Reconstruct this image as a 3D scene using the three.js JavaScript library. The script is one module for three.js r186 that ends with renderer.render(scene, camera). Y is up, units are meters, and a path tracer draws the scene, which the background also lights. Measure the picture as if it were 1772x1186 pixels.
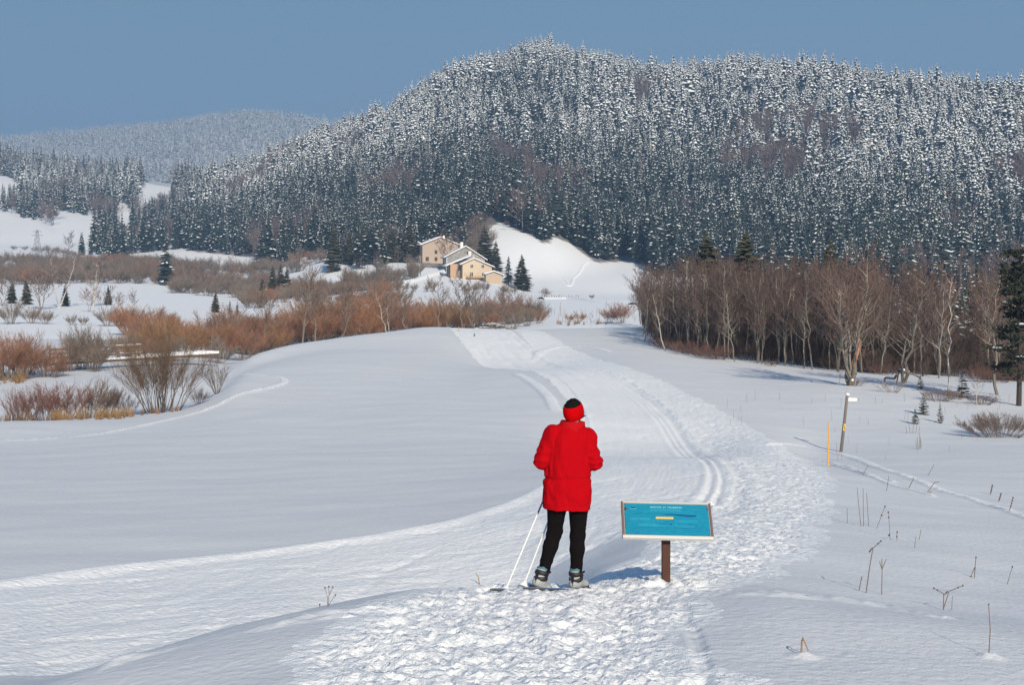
import * as THREE from 'three';
import { MarchingCubes } from 'three/addons/objects/MarchingCubes.js';
import { ImprovedNoise } from 'three/addons/math/ImprovedNoise.js';
import { RoundedBoxGeometry } from 'three/addons/geometries/RoundedBoxGeometry.js';
import { mergeGeometries, mergeVertices } from 'three/addons/utils/BufferGeometryUtils.js';

// ---------------------------------------------------------------- camera
const FW = 1772, FH = 1186, FOC = 2400, HOR = 470, EYE = 1.65;
const scene = new THREE.Scene();
const camera = new THREE.PerspectiveCamera(2 * Math.atan(FH / 2 / FOC) * 180 / Math.PI, FW / FH, 0.1, 9000);
camera.position.set(0, EYE, 0);
camera.lookAt(0, EYE, -10);
camera.setViewOffset(FW, FH, 0, FH / 2 - HOR, FW, FH);
scene.add(camera);

// ---------------------------------------------------------------- sky, sun, air, exposure
const SUN = new THREE.Vector3(0.42, 0.80, 1.22).normalize();
{
  const W = 512, H = 256, data = new Float32Array(W * H * 4);
  const stops = [[-1, .30, .33, .38], [-0.02, .30, .33, .38], [0.0, .240, .342, .432], [0.07, .184, .293, .402], [0.19, .145, .257, .382], [0.40, .085, .170, .30], [1, .040, .096, .21]];
  for (let r = 0; r < H; r++) {
    const el = ((r + .5) / H - .5) * Math.PI, y = Math.sin(el);
    let k = 0; while (k < stops.length - 2 && y > stops[k + 1][0]) k++;
    const a = stops[k], b = stops[k + 1], t = Math.min(1, Math.max(0, (y - a[0]) / (b[0] - a[0])));
    for (let c = 0; c < W; c++) {
      const az = ((c + .5) / W - .5) * 2 * Math.PI;
      const cs = Math.cos(az) * Math.cos(el) * SUN.x + y * SUN.y + Math.sin(az) * Math.cos(el) * SUN.z;
      const glow = 1 + (y > 0 ? .9 * Math.pow(Math.max(0, cs), 8) : 0);
      for (let i = 0; i < 3; i++) data[(r * W + c) * 4 + i] = (a[i + 1] + (b[i + 1] - a[i + 1]) * t) * glow;
      data[(r * W + c) * 4 + 3] = 1;
    }
  }
  const sky = new THREE.DataTexture(data, W, H, THREE.RGBAFormat, THREE.FloatType);
  sky.mapping = THREE.EquirectangularReflectionMapping; sky.magFilter = THREE.LinearFilter; sky.needsUpdate = true;
  scene.background = sky; scene.environment = sky;
}
const sun = new THREE.DirectionalLight(new THREE.Color().setRGB(1, .895, .72), 5.0);
sun.position.copy(SUN).multiplyScalar(300); sun.target.position.set(0, 0, -60);
sun.castShadow = true; sun.shadow.mapSize.set(4096, 4096);
Object.assign(sun.shadow.camera, { left: -160, right: 160, top: 120, bottom: -120, near: 1, far: 900 });
scene.add(sun, sun.target);
const HAZE = { color: new THREE.Color().setRGB(.38, .62, 1), density: 0.00035 };
const EXPOSURE = 1.23;

// ---------------------------------------------------------------- small helpers
function rng(seed) { let s = seed >>> 0; return () => { s = (s + 0x6D2B79F5) >>> 0; let t = s; t = Math.imul(t ^ (t >>> 15), t | 1); t ^= t + Math.imul(t ^ (t >>> 7), t | 61); return ((t ^ (t >>> 14)) >>> 0) / 4294967296; }; }
const lerp = (a, b, t) => a + (b - a) * t, clamp = (x, a, b) => Math.min(b, Math.max(a, x));
const sstep = (a, b, x) => { const t = clamp((x - a) / (b - a), 0, 1); return t * t * (3 - 2 * t); };
const gauss = (x, s) => Math.exp(-x * x / (2 * s * s));
const IN = new ImprovedNoise();
const noise = (x, y, z = 0) => IN.noise(x + 100.37, y + 57.11, z + 31.7);
const used = {};
function numbered(n) { used[n] = (used[n] || 0) + 1; return used[n] === 1 ? n : n + '_' + String(used[n] - 1).padStart(3, '0'); }
function shade(o) { o.traverse((m) => { if (m.isMesh) { m.castShadow = true; m.receiveShadow = true; } }); return o; }
function tag(o, label, category, group, kind) { if (label) o.userData.label = label; if (category) o.userData.category = category; if (group) o.userData.group = group; if (kind) o.userData.kind = kind; return o; }
function thing(name, label, category, pos = [0, 0, 0], turn = 0, group) {
  const o = new THREE.Group(); o.name = numbered(name); o.position.set(...pos); o.rotation.y = turn; scene.add(o);
  return tag(o, label, category, group);
}
function part(name, geo, mat, parent) { const m = new THREE.Mesh(geo, mat); m.name = name; m.castShadow = m.receiveShadow = true; if (parent) parent.add(m); return m; }
function top(name, geo, mat, label, category, group, kind) { const m = part(numbered(name), geo, mat, scene); return tag(m, label, category, group, kind); }
function dup(src, label, pos, turn = 0, scale = 1, name) {
  const c = src.clone(); c.name = numbered(name || src.name.replace(/_\d{3}$/, '')); if (label) c.userData = { ...src.userData, label }; else c.userData = { ...src.userData };
  c.position.set(...pos); c.rotation.set(0, turn, 0); if (Array.isArray(scale)) c.scale.set(...scale); else c.scale.setScalar(scale); scene.add(c); return c;
}
// collects coloured triangles, then builds one flat-shaded geometry
class MB {
  constructor() { this.p = []; this.c = []; }
  tri(a, b, c, ca, cb = ca, cc = ca) { this.p.push(...a, ...b, ...c); this.c.push(...ca, ...cb, ...cc); }
  quad(a, b, c, d, col) { this.tri(a, b, c, col); this.tri(a, c, d, col); }
  stick(p0, p1, r0, r1, n, c0, c1 = c0) {
    const d = [p1[0] - p0[0], p1[1] - p0[1], p1[2] - p0[2]], L = Math.hypot(...d) || 1e-6; d[0] /= L; d[1] /= L; d[2] /= L;
    const u = Math.abs(d[1]) > .9 ? [1, 0, 0] : [0, 1, 0];
    let a = [d[1] * u[2] - d[2] * u[1], d[2] * u[0] - d[0] * u[2], d[0] * u[1] - d[1] * u[0]]; const al = Math.hypot(...a); a = a.map((v) => v / al);
    const b = [d[1] * a[2] - d[2] * a[1], d[2] * a[0] - d[0] * a[2], d[0] * a[1] - d[1] * a[0]];
    const ring = (p, r) => Array.from({ length: n }, (_, i) => { const t = i / n * 2 * Math.PI, cx = Math.cos(t) * r, sx = Math.sin(t) * r; return [p[0] + a[0] * cx + b[0] * sx, p[1] + a[1] * cx + b[1] * sx, p[2] + a[2] * cx + b[2] * sx]; });
    const A = ring(p0, r0);
    if (r1 < 1e-4) { for (let i = 0; i < n; i++) this.tri(A[i], A[(i + 1) % n], p1, c0, c0, c1); return; }
    const B = ring(p1, r1);
    for (let i = 0; i < n; i++) { const j = (i + 1) % n; this.tri(A[i], A[j], B[j], c0, c0, c1); this.tri(A[i], B[j], B[i], c0, c1, c1); }
  }
  path(pts, radii, n, c0, c1 = c0) { for (let i = 0; i < pts.length - 1; i++) { const t0 = i / (pts.length - 1), t1 = (i + 1) / (pts.length - 1); const m = (t) => c0.map((v, k) => v + (c1[k] - v) * t); this.stick(pts[i], pts[i + 1], radii[i], radii[i + 1], n, m(t0), m(t1)); } }
  box(x0, x1, y0, y1, z0, z1, col) {
    const v = [[x0, y0, z0], [x1, y0, z0], [x1, y1, z0], [x0, y1, z0], [x0, y0, z1], [x1, y0, z1], [x1, y1, z1], [x0, y1, z1]];
    for (const f of [[0, 3, 2, 1], [4, 5, 6, 7], [0, 4, 7, 3], [1, 2, 6, 5], [3, 7, 6, 2], [0, 1, 5, 4]]) this.quad(v[f[0]], v[f[1]], v[f[2]], v[f[3]], col);
  }
  // octahedral blob with its own half-lengths
  blob(c, rx, ry, rz, col) {
    const P = [[c[0] + rx, c[1], c[2]], [c[0], c[1] + ry, c[2]], [c[0], c[1], c[2] + rz], [c[0] - rx, c[1], c[2]], [c[0], c[1] - ry, c[2]], [c[0], c[1], c[2] - rz]];
    for (const f of [[0, 1, 2], [2, 1, 3], [3, 1, 5], [5, 1, 0], [0, 2, 4], [2, 3, 4], [3, 5, 4], [5, 0, 4]]) this.tri(P[f[0]], P[f[1]], P[f[2]], col);
  }
  geo() {
    const g = new THREE.BufferGeometry(); g.setAttribute('position', new THREE.Float32BufferAttribute(this.p, 3)); g.setAttribute('color', new THREE.Float32BufferAttribute(this.c, 3)); g.computeVertexNormals(); return g;
  }
}
const std = (r, g, b, rough = .8, more = {}) => new THREE.MeshStandardMaterial({ color: new THREE.Color().setRGB(r, g, b), roughness: rough, ...more });
const vcol = (rough = .9, more = {}) => new THREE.MeshStandardMaterial({ vertexColors: true, roughness: rough, ...more });
const SNOW = [.90, .905, .92];
// ---------------------------------------------------------------- the lie of the land: profile lines across the view, near to far
// each line: [column, depth in metres, row at which that ground would be seen]; heights follow from the camera
function pchip(xs, ys) {
  const n = xs.length, h = [], s = [], m = new Array(n).fill(0);
  for (let i = 0; i < n - 1; i++) { h[i] = xs[i + 1] - xs[i]; s[i] = (ys[i + 1] - ys[i]) / h[i]; }
  for (let i = 1; i < n - 1; i++) if (s[i - 1] * s[i] > 0) { const w1 = 2 * h[i] + h[i - 1], w2 = h[i] + 2 * h[i - 1]; m[i] = (w1 + w2) / (w1 / s[i - 1] + w2 / s[i]); }
  if (n > 1) { m[0] = s[0]; m[n - 1] = s[n - 2]; }
  return (x) => {
    if (x <= xs[0]) return ys[0]; if (x >= xs[n - 1]) return ys[n - 1];
    let a = 0, b = n - 1; while (b - a > 1) { const c = (a + b) >> 1; if (xs[c] <= x) a = c; else b = c; }
    const t = (x - xs[a]) / h[a], t2 = t * t, t3 = t2 * t;
    return ys[a] * (2 * t3 - 3 * t2 + 1) + h[a] * m[a] * (t3 - 2 * t2 + t) + ys[a + 1] * (3 * t2 - 2 * t3) + h[a] * m[a + 1] * (t3 - t2);
  };
}
const LINES = [
  [[0, 3, 1870]],
  [[-300, 7.8, 1330], [0, 8, 1275], [80, 8, 1258], [250, 8, 1225], [450, 8, 1197], [700, 8, 1183], [1200, 8, 1186], [1500, 8, 1200], [1772, 8, 1225], [2100, 8, 1260]],
  [[-300, 8.6, 1290], [0, 9, 1215], [80, 9.5, 1186], [250, 10.3, 1130], [450, 11.3, 1072], [600, 12, 1038], [750, 12.6, 1016], [900, 12.9, 1014], [1010, 12.9, 1013], [1150, 12.8, 1002], [1300, 12.5, 1012], [1450, 12.2, 1032], [1620, 11.8, 1062], [1772, 11.5, 1085], [2100, 11, 1120]],
  [[-300, 10.5, 1240], [0, 11, 1186], [80, 11.5, 1180], [250, 12.6, 1134], [450, 14, 1078], [600, 16, 1052], [750, 16.9, 1038], [900, 17.1, 1034], [985, 15.8, 1020], [1050, 14.2, 994], [1150, 13.9, 984], [1300, 13.3, 1004], [1450, 13, 1025], [1620, 12.7, 1056], [1772, 12.5, 1077], [2100, 12, 1110]],
  [[-300, 13, 1150], [0, 13.5, 1110], [80, 14, 1098], [250, 15, 1070], [450, 16.2, 1036], [600, 18, 1010], [750, 19, 990], [900, 19.3, 980], [1010, 17.8, 974], [1150, 16.4, 950], [1300, 16, 962], [1450, 16, 985], [1620, 16, 1010], [1772, 16, 1030], [2100, 16, 1050]],
  [[-300, 16.5, 1030], [0, 17.5, 1000], [250, 19, 976], [450, 20.5, 955], [600, 21.5, 936], [750, 22.5, 916], [900, 23.5, 892], [1050, 24, 876], [1200, 23.5, 881], [1350, 23, 896], [1500, 23, 908], [1620, 23, 918], [1772, 23, 932], [2100, 23, 950]],
  [[-300, 27, 875], [0, 28, 868], [250, 29, 860], [450, 30, 850], [600, 32, 835], [750, 34, 820], [900, 36, 804], [1040, 37.5, 791], [1210, 38, 789], [1320, 37, 800], [1430, 36, 818], [1600, 35, 842], [1772, 33, 868], [2100, 32, 890]],
  [[-300, 34, 818], [0, 36, 812], [250, 38, 800], [450, 41, 785], [600, 44, 770], [750, 46, 758], [900, 46, 762], [1040, 44.5, 788], [1210, 45, 788], [1320, 45.5, 779], [1430, 46, 798], [1600, 46, 797], [1772, 46, 796], [2100, 46, 800]],
  [[-300, 45, 775], [0, 47, 769], [250, 52, 745], [450, 56, 720], [600, 62, 700], [750, 64, 690], [850, 62, 697], [1000, 60, 705], [1150, 60, 715], [1300, 60, 725], [1450, 60, 738], [1600, 60, 742], [1772, 60, 747], [2100, 60, 750]],
  [[-300, 56, 738], [0, 56, 730], [150, 58, 727], [300, 60, 716], [370, 68, 690], [420, 78, 650], [480, 88, 632], [600, 92, 620], [750, 90, 634], [850, 87, 641], [980, 85, 638], [1100, 85, 645], [1250, 85, 655], [1450, 80, 668], [1600, 80, 672], [1772, 78, 683], [2100, 78, 690]],
  [[-300, 64, 733], [0, 63, 731], [150, 66, 722], [300, 70, 706], [370, 80, 680], [420, 92, 646], [480, 100, 624], [600, 108, 602], [750, 104, 609], [850, 96, 638], [980, 96, 634], [1100, 96, 628], [1250, 97, 636], [1450, 96, 645], [1600, 96, 650], [1772, 96, 655], [2100, 96, 660]],
  [[-300, 85, 672], [0, 85, 668], [150, 86, 658], [300, 88, 652], [400, 98, 640], [440, 104, 614], [560, 118, 588], [650, 124, 577], [750, 132, 566], [800, 136, 567], [900, 136, 571], [1000, 132, 580], [1100, 125, 590], [1250, 120, 606], [1450, 120, 615], [1772, 120, 625], [2100, 120, 625]],
  [[-300, 105, 640], [0, 105, 636], [300, 108, 630], [400, 118, 630], [440, 125, 620], [560, 140, 602], [650, 150, 592], [750, 160, 582], [800, 165, 578], [900, 165, 572], [1000, 165, 566], [1100, 160, 566], [1250, 160, 574], [1772, 160, 580], [2100, 160, 580]],
  [[-300, 230, 548], [0, 230, 550], [300, 230, 552], [560, 230, 552], [750, 240, 549], [900, 240, 545], [1100, 240, 540], [1772, 240, 545]],
  [[-300, 330, 514], [0, 330, 518], [200, 330, 520], [400, 340, 522], [500, 350, 522], [600, 365, 516], [700, 385, 505], [800, 400, 500], [870, 400, 504], [940, 390, 516], [1000, 370, 520], [1100, 350, 521], [1772, 350, 525]],
  [[-300, 400, 496], [0, 410, 497], [150, 410, 495], [300, 410, 500], [440, 420, 512], [520, 430, 510], [600, 440, 494], [700, 450, 474], [760, 452, 477], [850, 445, 485], [920, 440, 504], [1000, 450, 507], [1100, 450, 512], [1772, 440, 512]],
  [[-300, 530, 480], [0, 530, 478], [130, 530, 474], [250, 530, 472], [440, 510, 485], [520, 500, 480], [570, 490, 462], [640, 490, 460], [740, 500, 454], [850, 500, 458], [920, 490, 488], [1000, 500, 482], [1100, 490, 486], [1200, 480, 487], [1772, 470, 492]],
  [[-300, 700, 442], [0, 700, 440], [130, 700, 438], [230, 700, 445], [330, 680, 450], [440, 640, 455], [520, 600, 440], [575, 590, 432], [650, 590, 428], [740, 590, 424], [850, 580, 388], [900, 560, 400], [960, 550, 418], [1000, 550, 438], [1050, 550, 454], [1120, 530, 464], [1200, 520, 472], [1772, 500, 478]],
  [[-400, 1000, 385], [0, 1000, 375], [130, 1000, 375], [230, 970, 392], [330, 900, 392], [440, 830, 378], [560, 800, 350], [680, 790, 320], [760, 780, 300], [850, 770, 300], [930, 760, 305], [1100, 730, 310], [1300, 710, 322], [1500, 690, 332], [1772, 660, 332]],
  [[-400, 1500, 275], [0, 1500, 286], [100, 1450, 300], [200, 1350, 312], [240, 1300, 315], [330, 1200, 328], [430, 1120, 312], [500, 1100, 286], [560, 1100, 262], [620, 1080, 244], [680, 1060, 222], [720, 1050, 194], [760, 1050, 165], [850, 1080, 136], [930, 1100, 114], [1000, 1090, 130], [1090, 1050, 150], [1150, 1020, 162], [1280, 1000, 144], [1330, 980, 154], [1400, 960, 157], [1520, 920, 174], [1650, 900, 188], [1772, 880, 204], [2300, 850, 230]],
  [[-400, 2000, 330], [0, 2000, 330], [200, 1900, 360], [330, 1800, 390], [430, 1700, 390], [620, 1600, 320], [930, 1600, 190], [1400, 1500, 220], [2300, 1500, 280]],
  [[-400, 2200, 330], [0, 2200, 330], [330, 2150, 340], [620, 2150, 330], [1000, 2150, 330], [2300, 2150, 330]],
  [[-400, 3000, 262], [0, 3000, 249], [130, 3000, 236], [260, 3000, 225], [350, 3000, 213], [430, 3000, 202], [520, 3000, 212], [630, 3000, 224], [800, 3000, 245], [1200, 3000, 300], [2300, 3000, 330]],
  [[-400, 4500, 330], [2300, 4500, 360]],
];
const PX0 = -1700, PXS = 10, PXN = 521, V0 = Math.log(0.3), VS = 0.01, VN = Math.ceil((Math.log(5000) - V0) / VS) + 2;
const RT = new Float32Array(PXN * VN);
{
  const rc = LINES.map((l) => pchip(l.map((k) => k[0]), l.map((k) => k[2]))), dc = LINES.map((l) => pchip(l.map((k) => k[0]), l.map((k) => Math.log(k[1]))));
  for (let i = 0; i < PXN; i++) {
    const px = PX0 + i * PXS, vs = [], hs = [];
    for (let k = 0; k < LINES.length; k++) { vs.push(dc[k](px)); hs.push(rc[k](px)); }
    const fRow = pchip(vs, hs);
    for (let j = 0; j < VN; j++) {
      const v = V0 + j * VS, d = Math.exp(v);
      RT[i * VN + j] = d < 3 ? EYE - (EYE - lerp(0, EYE - (1870 - HOR) / FOC * 3, d / 3)) : EYE - (fRow(v) - HOR) / FOC * d;   // heights
    }
  }
  // a light smoothing across and along
  const tmp = new Float32Array(RT.length);
  for (let pass = 0; pass < 2; pass++) {
    for (let i = 0; i < PXN; i++) for (let j = 0; j < VN; j++) { const a = RT[Math.max(0, i - 1) * VN + j], b = RT[i * VN + j], c = RT[Math.min(PXN - 1, i + 1) * VN + j]; tmp[i * VN + j] = (a + 2 * b + c) / 4; }
    for (let i = 0; i < PXN; i++) for (let j = 0; j < VN; j++) { const a = tmp[i * VN + Math.max(0, j - 1)], b = tmp[i * VN + j], c = tmp[i * VN + Math.min(VN - 1, j + 1)]; RT[i * VN + j] = (a + 2 * b + c) / 4; }
  }
}
const PX = (x, d) => FW / 2 + x / d * FOC, XW = (px, d) => (px - FW / 2) / FOC * d;
function baseH(px, d) {
  const fi = clamp((px - PX0) / PXS, 0, PXN - 1.001), fj = clamp((Math.log(d) - V0) / VS, 0, VN - 1.001), i = fi | 0, j = fj | 0, a = fi - i, b = fj - j, o = i * VN + j;
  return (RT[o] * (1 - b) + RT[o + 1] * b) * (1 - a) + (RT[o + VN] * (1 - b) + RT[o + VN + 1] * b) * a;
}
const rowOf = (px, d) => HOR + (EYE - baseH(px, d)) / d * FOC;
// the nearest depth at which the ground shows at a column and row
function cast(px, row, from = 4) { for (let v = Math.log(from); v < Math.log(4500); v += .004) { const d = Math.exp(v); if (rowOf(px, d) <= row) return d; } return 4500; }

// ---------------------------------------------------------------- trails on the snow
function poly(pts) { // [px, d, halfwidth] -> world polyline with lengths
  const raw = pts.map(([px, d, w]) => [XW(px, d), -d, w]), out = [];
  const cur = new THREE.CatmullRomCurve3(raw.map((p) => new THREE.Vector3(p[0], p[2], p[1])), false, 'centripetal');
  const n = pts.length * 8; let L = 0, prev = null;
  for (let i = 0; i <= n; i++) { const p = cur.getPoint(i / n); if (prev) L += Math.hypot(p.x - prev.x, p.z - prev.z); out.push([p.x, p.z, p.y, L]); prev = p; }
  let x0 = 1e9, x1 = -1e9, z0 = 1e9, z1 = -1e9; for (const p of out) { x0 = Math.min(x0, p[0] - p[2] * 2 - 1); x1 = Math.max(x1, p[0] + p[2] * 2 + 1); z0 = Math.min(z0, p[1] - p[2] * 2 - 1); z1 = Math.max(z1, p[1] + p[2] * 2 + 1); }
  out.box = [x0, x1, z0, z1]; return out;
}
const NEARR = { s: 0, l: 0, w: 1 };
function near(pl, x, z) { // signed offset (positive to the right of travel), distance along, half width
  const b = pl.box; if (x < b[0] || x > b[1] || z < b[2] || z > b[3]) return null;
  let best = 1e9;
  for (let i = 0; i < pl.length - 1; i++) {
    const p = pl[i], q = pl[i + 1], ex = q[0] - p[0], ez = q[1] - p[1], t = clamp(((x - p[0]) * ex + (z - p[1]) * ez) / (ex * ex + ez * ez + 1e-9), 0, 1);
    const dx = x - p[0] - ex * t, dz = z - p[1] - ez * t, d2 = dx * dx + dz * dz;
    if (d2 < best) { best = d2; NEARR.s = Math.sqrt(d2) * (ex * dz - ez * dx > 0 ? 1 : -1); NEARR.l = p[3] + (q[3] - p[3]) * t; NEARR.w = p[2] + (q[2] - p[2]) * t; }
  }
  return NEARR;
}
const TRAIL = poly([[-900, 11, 2.2], [-350, 12.6, 2.2], [0, 14.6, 2.2], [250, 16.4, 2.15], [450, 17.9, 2.1], [600, 19, 2.1], [750, 20, 2.1], [900, 21.2, 2.1], [1000, 22.6, 2.1], [1085, 25.5, 2.05], [1128, 29.5, 2.0], [1137, 34, 2.0], [1128, 39, 2.0], [1112, 46, 2.0], [1088, 56, 2.05], [1050, 68, 2.2], [1000, 80, 2.4], [935, 90, 2.6], [882, 105, 2.6], [840, 123, 2.6], [810, 150, 2.6], [800, 170, 2.6]]);
const PATH = poly([[840, 6, 1.15], [845, 8, 1.2], [890, 10, 1.15], [985, 12, 1.15], [1080, 13.2, .85], [1205, 15, .75], [1262, 18, .85], [1305, 23, 1.05], [1332, 29, 1.05], [1340, 35, 1.1], [1318, 42, 1.3], [1265, 50, 1.4], [1205, 60, 1.3], [1120, 74, 1.5], [1050, 88, 1.5], [985, 105, 1.5], [935, 122, 1.3], [905, 140, 1.2]]);
const viaRows = (list, w) => poly(list.map(([px, row]) => [px, cast(px, row), w]));
const SIDE = [
  viaRows([[1330, 770], [1400, 776], [1460, 790], [1540, 818], [1620, 848], [1700, 874], [1790, 902], [1900, 935]], .16),
  viaRows([[1380, 790], [1440, 803], [1500, 825], [1560, 848], [1612, 862]], .10),
  viaRows([[1440, 806], [1490, 822], [1545, 836]], .07),
  viaRows([[925, 622], [945, 607], [985, 600], [1025, 603], [1060, 611]], .3),
  viaRows([[893, 648], [925, 665], [948, 688], [962, 712]], .22),
  viaRows([[-120, 772], [0, 765], [90, 761], [180, 752], [300, 725], [400, 692], [470, 672], [492, 664], [478, 653], [440, 649], [420, 650]], .16),
];
const FOREFOOT = [
  viaRows([[100, 1186], [250, 1135], [420, 1095], [560, 1065], [700, 1045], [820, 1030]], .10),
  viaRows([[200, 1150], [330, 1112], [470, 1085], [600, 1066]], .06),
  viaRows([[1190, 1032], [1330, 1026], [1440, 1032], [1530, 1045], [1610, 1062]], .18),
  viaRows([[1183, 1046], [1190, 1080], [1206, 1120], [1212, 1150], [1216, 1186]], .055),
];
function cells(x, z, size, seed) { // distance to the nearest of scattered, turned ovals
  const u = x / size, v = z / size, iu = Math.floor(u), iv = Math.floor(v); let best = 9;
  for (let a = -1; a <= 1; a++) for (let b = -1; b <= 1; b++) {
    const ci = iu + a, cj = iv + b; let h = Math.imul(ci * 374761393 + cj * 668265263 + seed * 2654435761, 1274126177); h = (h ^ (h >>> 13)) >>> 0;
    const r1 = (h & 1023) / 1023, r2 = ((h >>> 10) & 1023) / 1023, r3 = ((h >>> 20) & 1023) / 1023;
    const dx = u - ci - r1, dz = v - cj - r2, an = r3 * 3.14, ca = Math.cos(an), sa = Math.sin(an), p = (dx * ca + dz * sa) / (.28 + .12 * r2), q = (-dx * sa + dz * ca) / (.42 + .1 * r1);
    best = Math.min(best, Math.sqrt(p * p + q * q));
  }
  return best;
}
const GROUND_KIND = { field: 0, trail: 1, path: 2 };
let lastKind = 0;
// relief of the snow: drifts and wind ripples, the groomed trail, trampled paths, single tracks
function relief(x, z) {
  const d = -z; lastKind = 0;
  let tm = 0, pm = 0, h = 0, ts = 0, tl = 0;
  const fade = 1 - sstep(120, 170, d);
  let r = near(TRAIL, x, z);
  if (r) { tm = 1 - sstep(r.w - .12, r.w + .25, Math.abs(r.s + .12 * noise(r.l * .6, 3))); ts = r.s; tl = r.l; const e = Math.abs(r.s) - r.w - .05; h += fade * ((ts < 0 ? .014 + .07 * sstep(40, 80, d) : .045 * sstep(22, 30, d) + .05 * sstep(50, 80, d)) * gauss(e, .15) * (0.7 + noise(tl * 1.4, 9) * .8 + .6 * noise(x * 5, z * 5, 9) + .5 * noise(x * 14, z * 14, 2)) - .06 * tm); }
  r = near(PATH, x, z);
  if (r) { const wob = .3 * noise(x * .8, z * .8, 5) + .16 * noise(x * 2.7, z * 2.7, 2); pm = 1 - sstep(r.w - .28, r.w + .24, Math.abs(r.s) + wob); }
  h += .05 * noise(x * .11, z * .16, 1) + .03 * noise(x * .35, z * .5, 4);
  const wild = (1 - tm) * (1 - pm);
  if (wild > 0) {
    const q = z + .25 * x;
    h += wild * (.014 * noise(x * .6, q * 1.1, 2) + .0035 * noise(x * 1.6, q * 3.6, 7) * (.4 + noise(x * .2, z * .2, 3)) + .002 * noise(x * 2.2, q * 11, 3) + (d < 30 ? .0018 * noise(x * 5, q * 26, 8) + .0012 * noise(x * 40, z * 40, 1) : 0));
  }
  if (tm > .01) {
    lastKind = 1;
    const fine = d < 70 ? 1 : .6;
    let t = .075 * sstep(55, 95, d) * noise(ts * 2.1, tl * .10, 3) + .05 * sstep(70, 100, d) * noise(x * 1.6, z * .5, 8) + .010 * noise(ts * 4.5, tl * .35, 6) + .007 * noise(ts * 14, tl * .8, 2) + fine * .006 * noise(x * 9, z * 9, 3) + fine * .004 * noise(x * 21, z * 21, 4);
    t += .0022 * Math.sin(ts * 2 * Math.PI / .12 + 3 * noise(ts, tl * .3)) * Math.max(0, .3 + noise(ts * 1.3, tl * .2, 5) * 2);
    // skating strokes: long shallow scratches to both sides
    for (const k of [1, -1]) { const a = ts * .5 + k * tl * .28; t -= .016 * Math.pow(Math.max(0, noise(a * 7, (ts * k - tl * .4) * .45, 11 + k)), 2) * 3; }
    const gr = sstep(22, 28, d); for (const g of [1.28, 1.5]) { t -= gr * .038 * gauss(ts - g - .05 * Math.sin(tl * .2), .04); }
    t += gr * (.014 * gauss(ts - 1.39, .03) + .02 * gauss(ts - 1.68, .06) + .016 * gauss(ts - 1.1, .06));
    if (d > 40) t += -.04 * gauss(ts + 1.75, .05) + .03 * gauss(ts + 1.62, .07) - .045 * gauss(ts - 1.78, .1);
    h += tm * t * fade;
  }
  if (pm > .01) {
    lastKind = pm > tm ? 2 : lastKind;
    const wx = x + .05 * noise(x * 6, z * 6, 1), wz = z + .05 * noise(x * 6, z * 6, 4);
    const c1 = cells(wx, wz, .30, 3), c2 = cells(wx + 9, wz + 4, .15, 8);
    let t = (-.026 * (1 - sstep(.25, 1.1, c1)) + .008 * gauss(c1 - 1.15, .2)) * (.35 + .9 * sstep(-.3, .4, noise(x * .9, z * .9, 7))) - .014 * (1 - sstep(.3, 1.1, c2)) + (.03 * noise(x * 2.6, z * 2.6, 5)) + .021 * noise(x * 7.5, z * 7.5, 6) + .017 * noise(x * 15, z * 15, 2) + (d < 40 ? .013 * noise(x * 31, z * 31, 9) + .006 * noise(x * 60, z * 60, 9) : 0);
    h += pm * (t - .012) * fade * (d > 20 ? .85 : 1);
  }
  for (let k = 0; k < SIDE.length; k++) {
    r = near(SIDE[k], x, z); if (!r) continue;
    const m = 1 - sstep(r.w * .5, r.w * 1.6, Math.abs(r.s));
    if (m > 0) h += m * (.045 + .015 * noise(x * 2.2, z * 2.2, k) + .012 * noise(x * 7, z * 7, k)) * (d > 60 ? 1.7 : 1); if (m > .45 && !lastKind) lastKind = 2;  // brighter path snow paints in the sunlit face of these ridges
  }
  if (d < 16) for (let k = 0; k < FOREFOOT.length; k++) {
    r = near(FOREFOOT[k], x, z); if (!r) continue;
    const m = 1 - sstep(r.w * .3, r.w * 1.5, Math.abs(r.s + .05 * noise(r.l * 2, k)));
    if (k === 3) { h -= m * (.016 + .016 * noise(x * 9, z * 9)); continue; }
    if (m > 0) h += m * sstep(-.25, .25, noise(r.l * 1.1, k * 3.3, 2) + .05) * (.022 + .02 * noise(x * 8, z * 8, k));
  }
  return h;
}
// the bank of shovelled snow before the panel and loose snow round the skier
const SIGN_D = 12.75, SIGN_X = XW(1152, SIGN_D), MAN_D = 12.4, MAN_X = XW(980, MAN_D);
const MOUNDS = [[1710, 1142, .035], [1384, 1134, .018], [1397, 1134, .016], [1210, 1010, .04], [1110, 1012, .04]].map(([p, r, a]) => { const d = cast(p, r); return [XW(p, d), -d + .03, a]; });
function extra(x, z) {
  let h = 0;
  if (z < -8 && z > -16) {
    const dx = x - SIGN_X;
    h += .035 * gauss(dx + .03, .34) * gauss(z + SIGN_D - .2, .14) * (1 + .9 * noise(x * 8, z * 8, 3));
    for (const m of MOUNDS) { const q = (x - m[0]) * (x - m[0]) + (z - m[1]) * (z - m[1]) * 1.5; if (q < .2) h += m[2] * Math.exp(-q / .006) * (1 + .4 * noise(x * 20, z * 20, 3)); }
    h += .02 * gauss(x - MAN_X, .7) * gauss(z + MAN_D + .25, .16) * (1 + noise(x * 7, z * 7, 5));
  }
  return h;
}
function groundH(x, z) { const d = Math.max(.3, -z); return baseH(PX(x, d), d) + relief(x, z) + extra(x, z); }
const ground = (px, d) => { const x = XW(px, d); return [x, groundH(x, -d), -d]; };
function groundRow(px, row) { return ground(px, cast(px, row)); }

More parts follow.
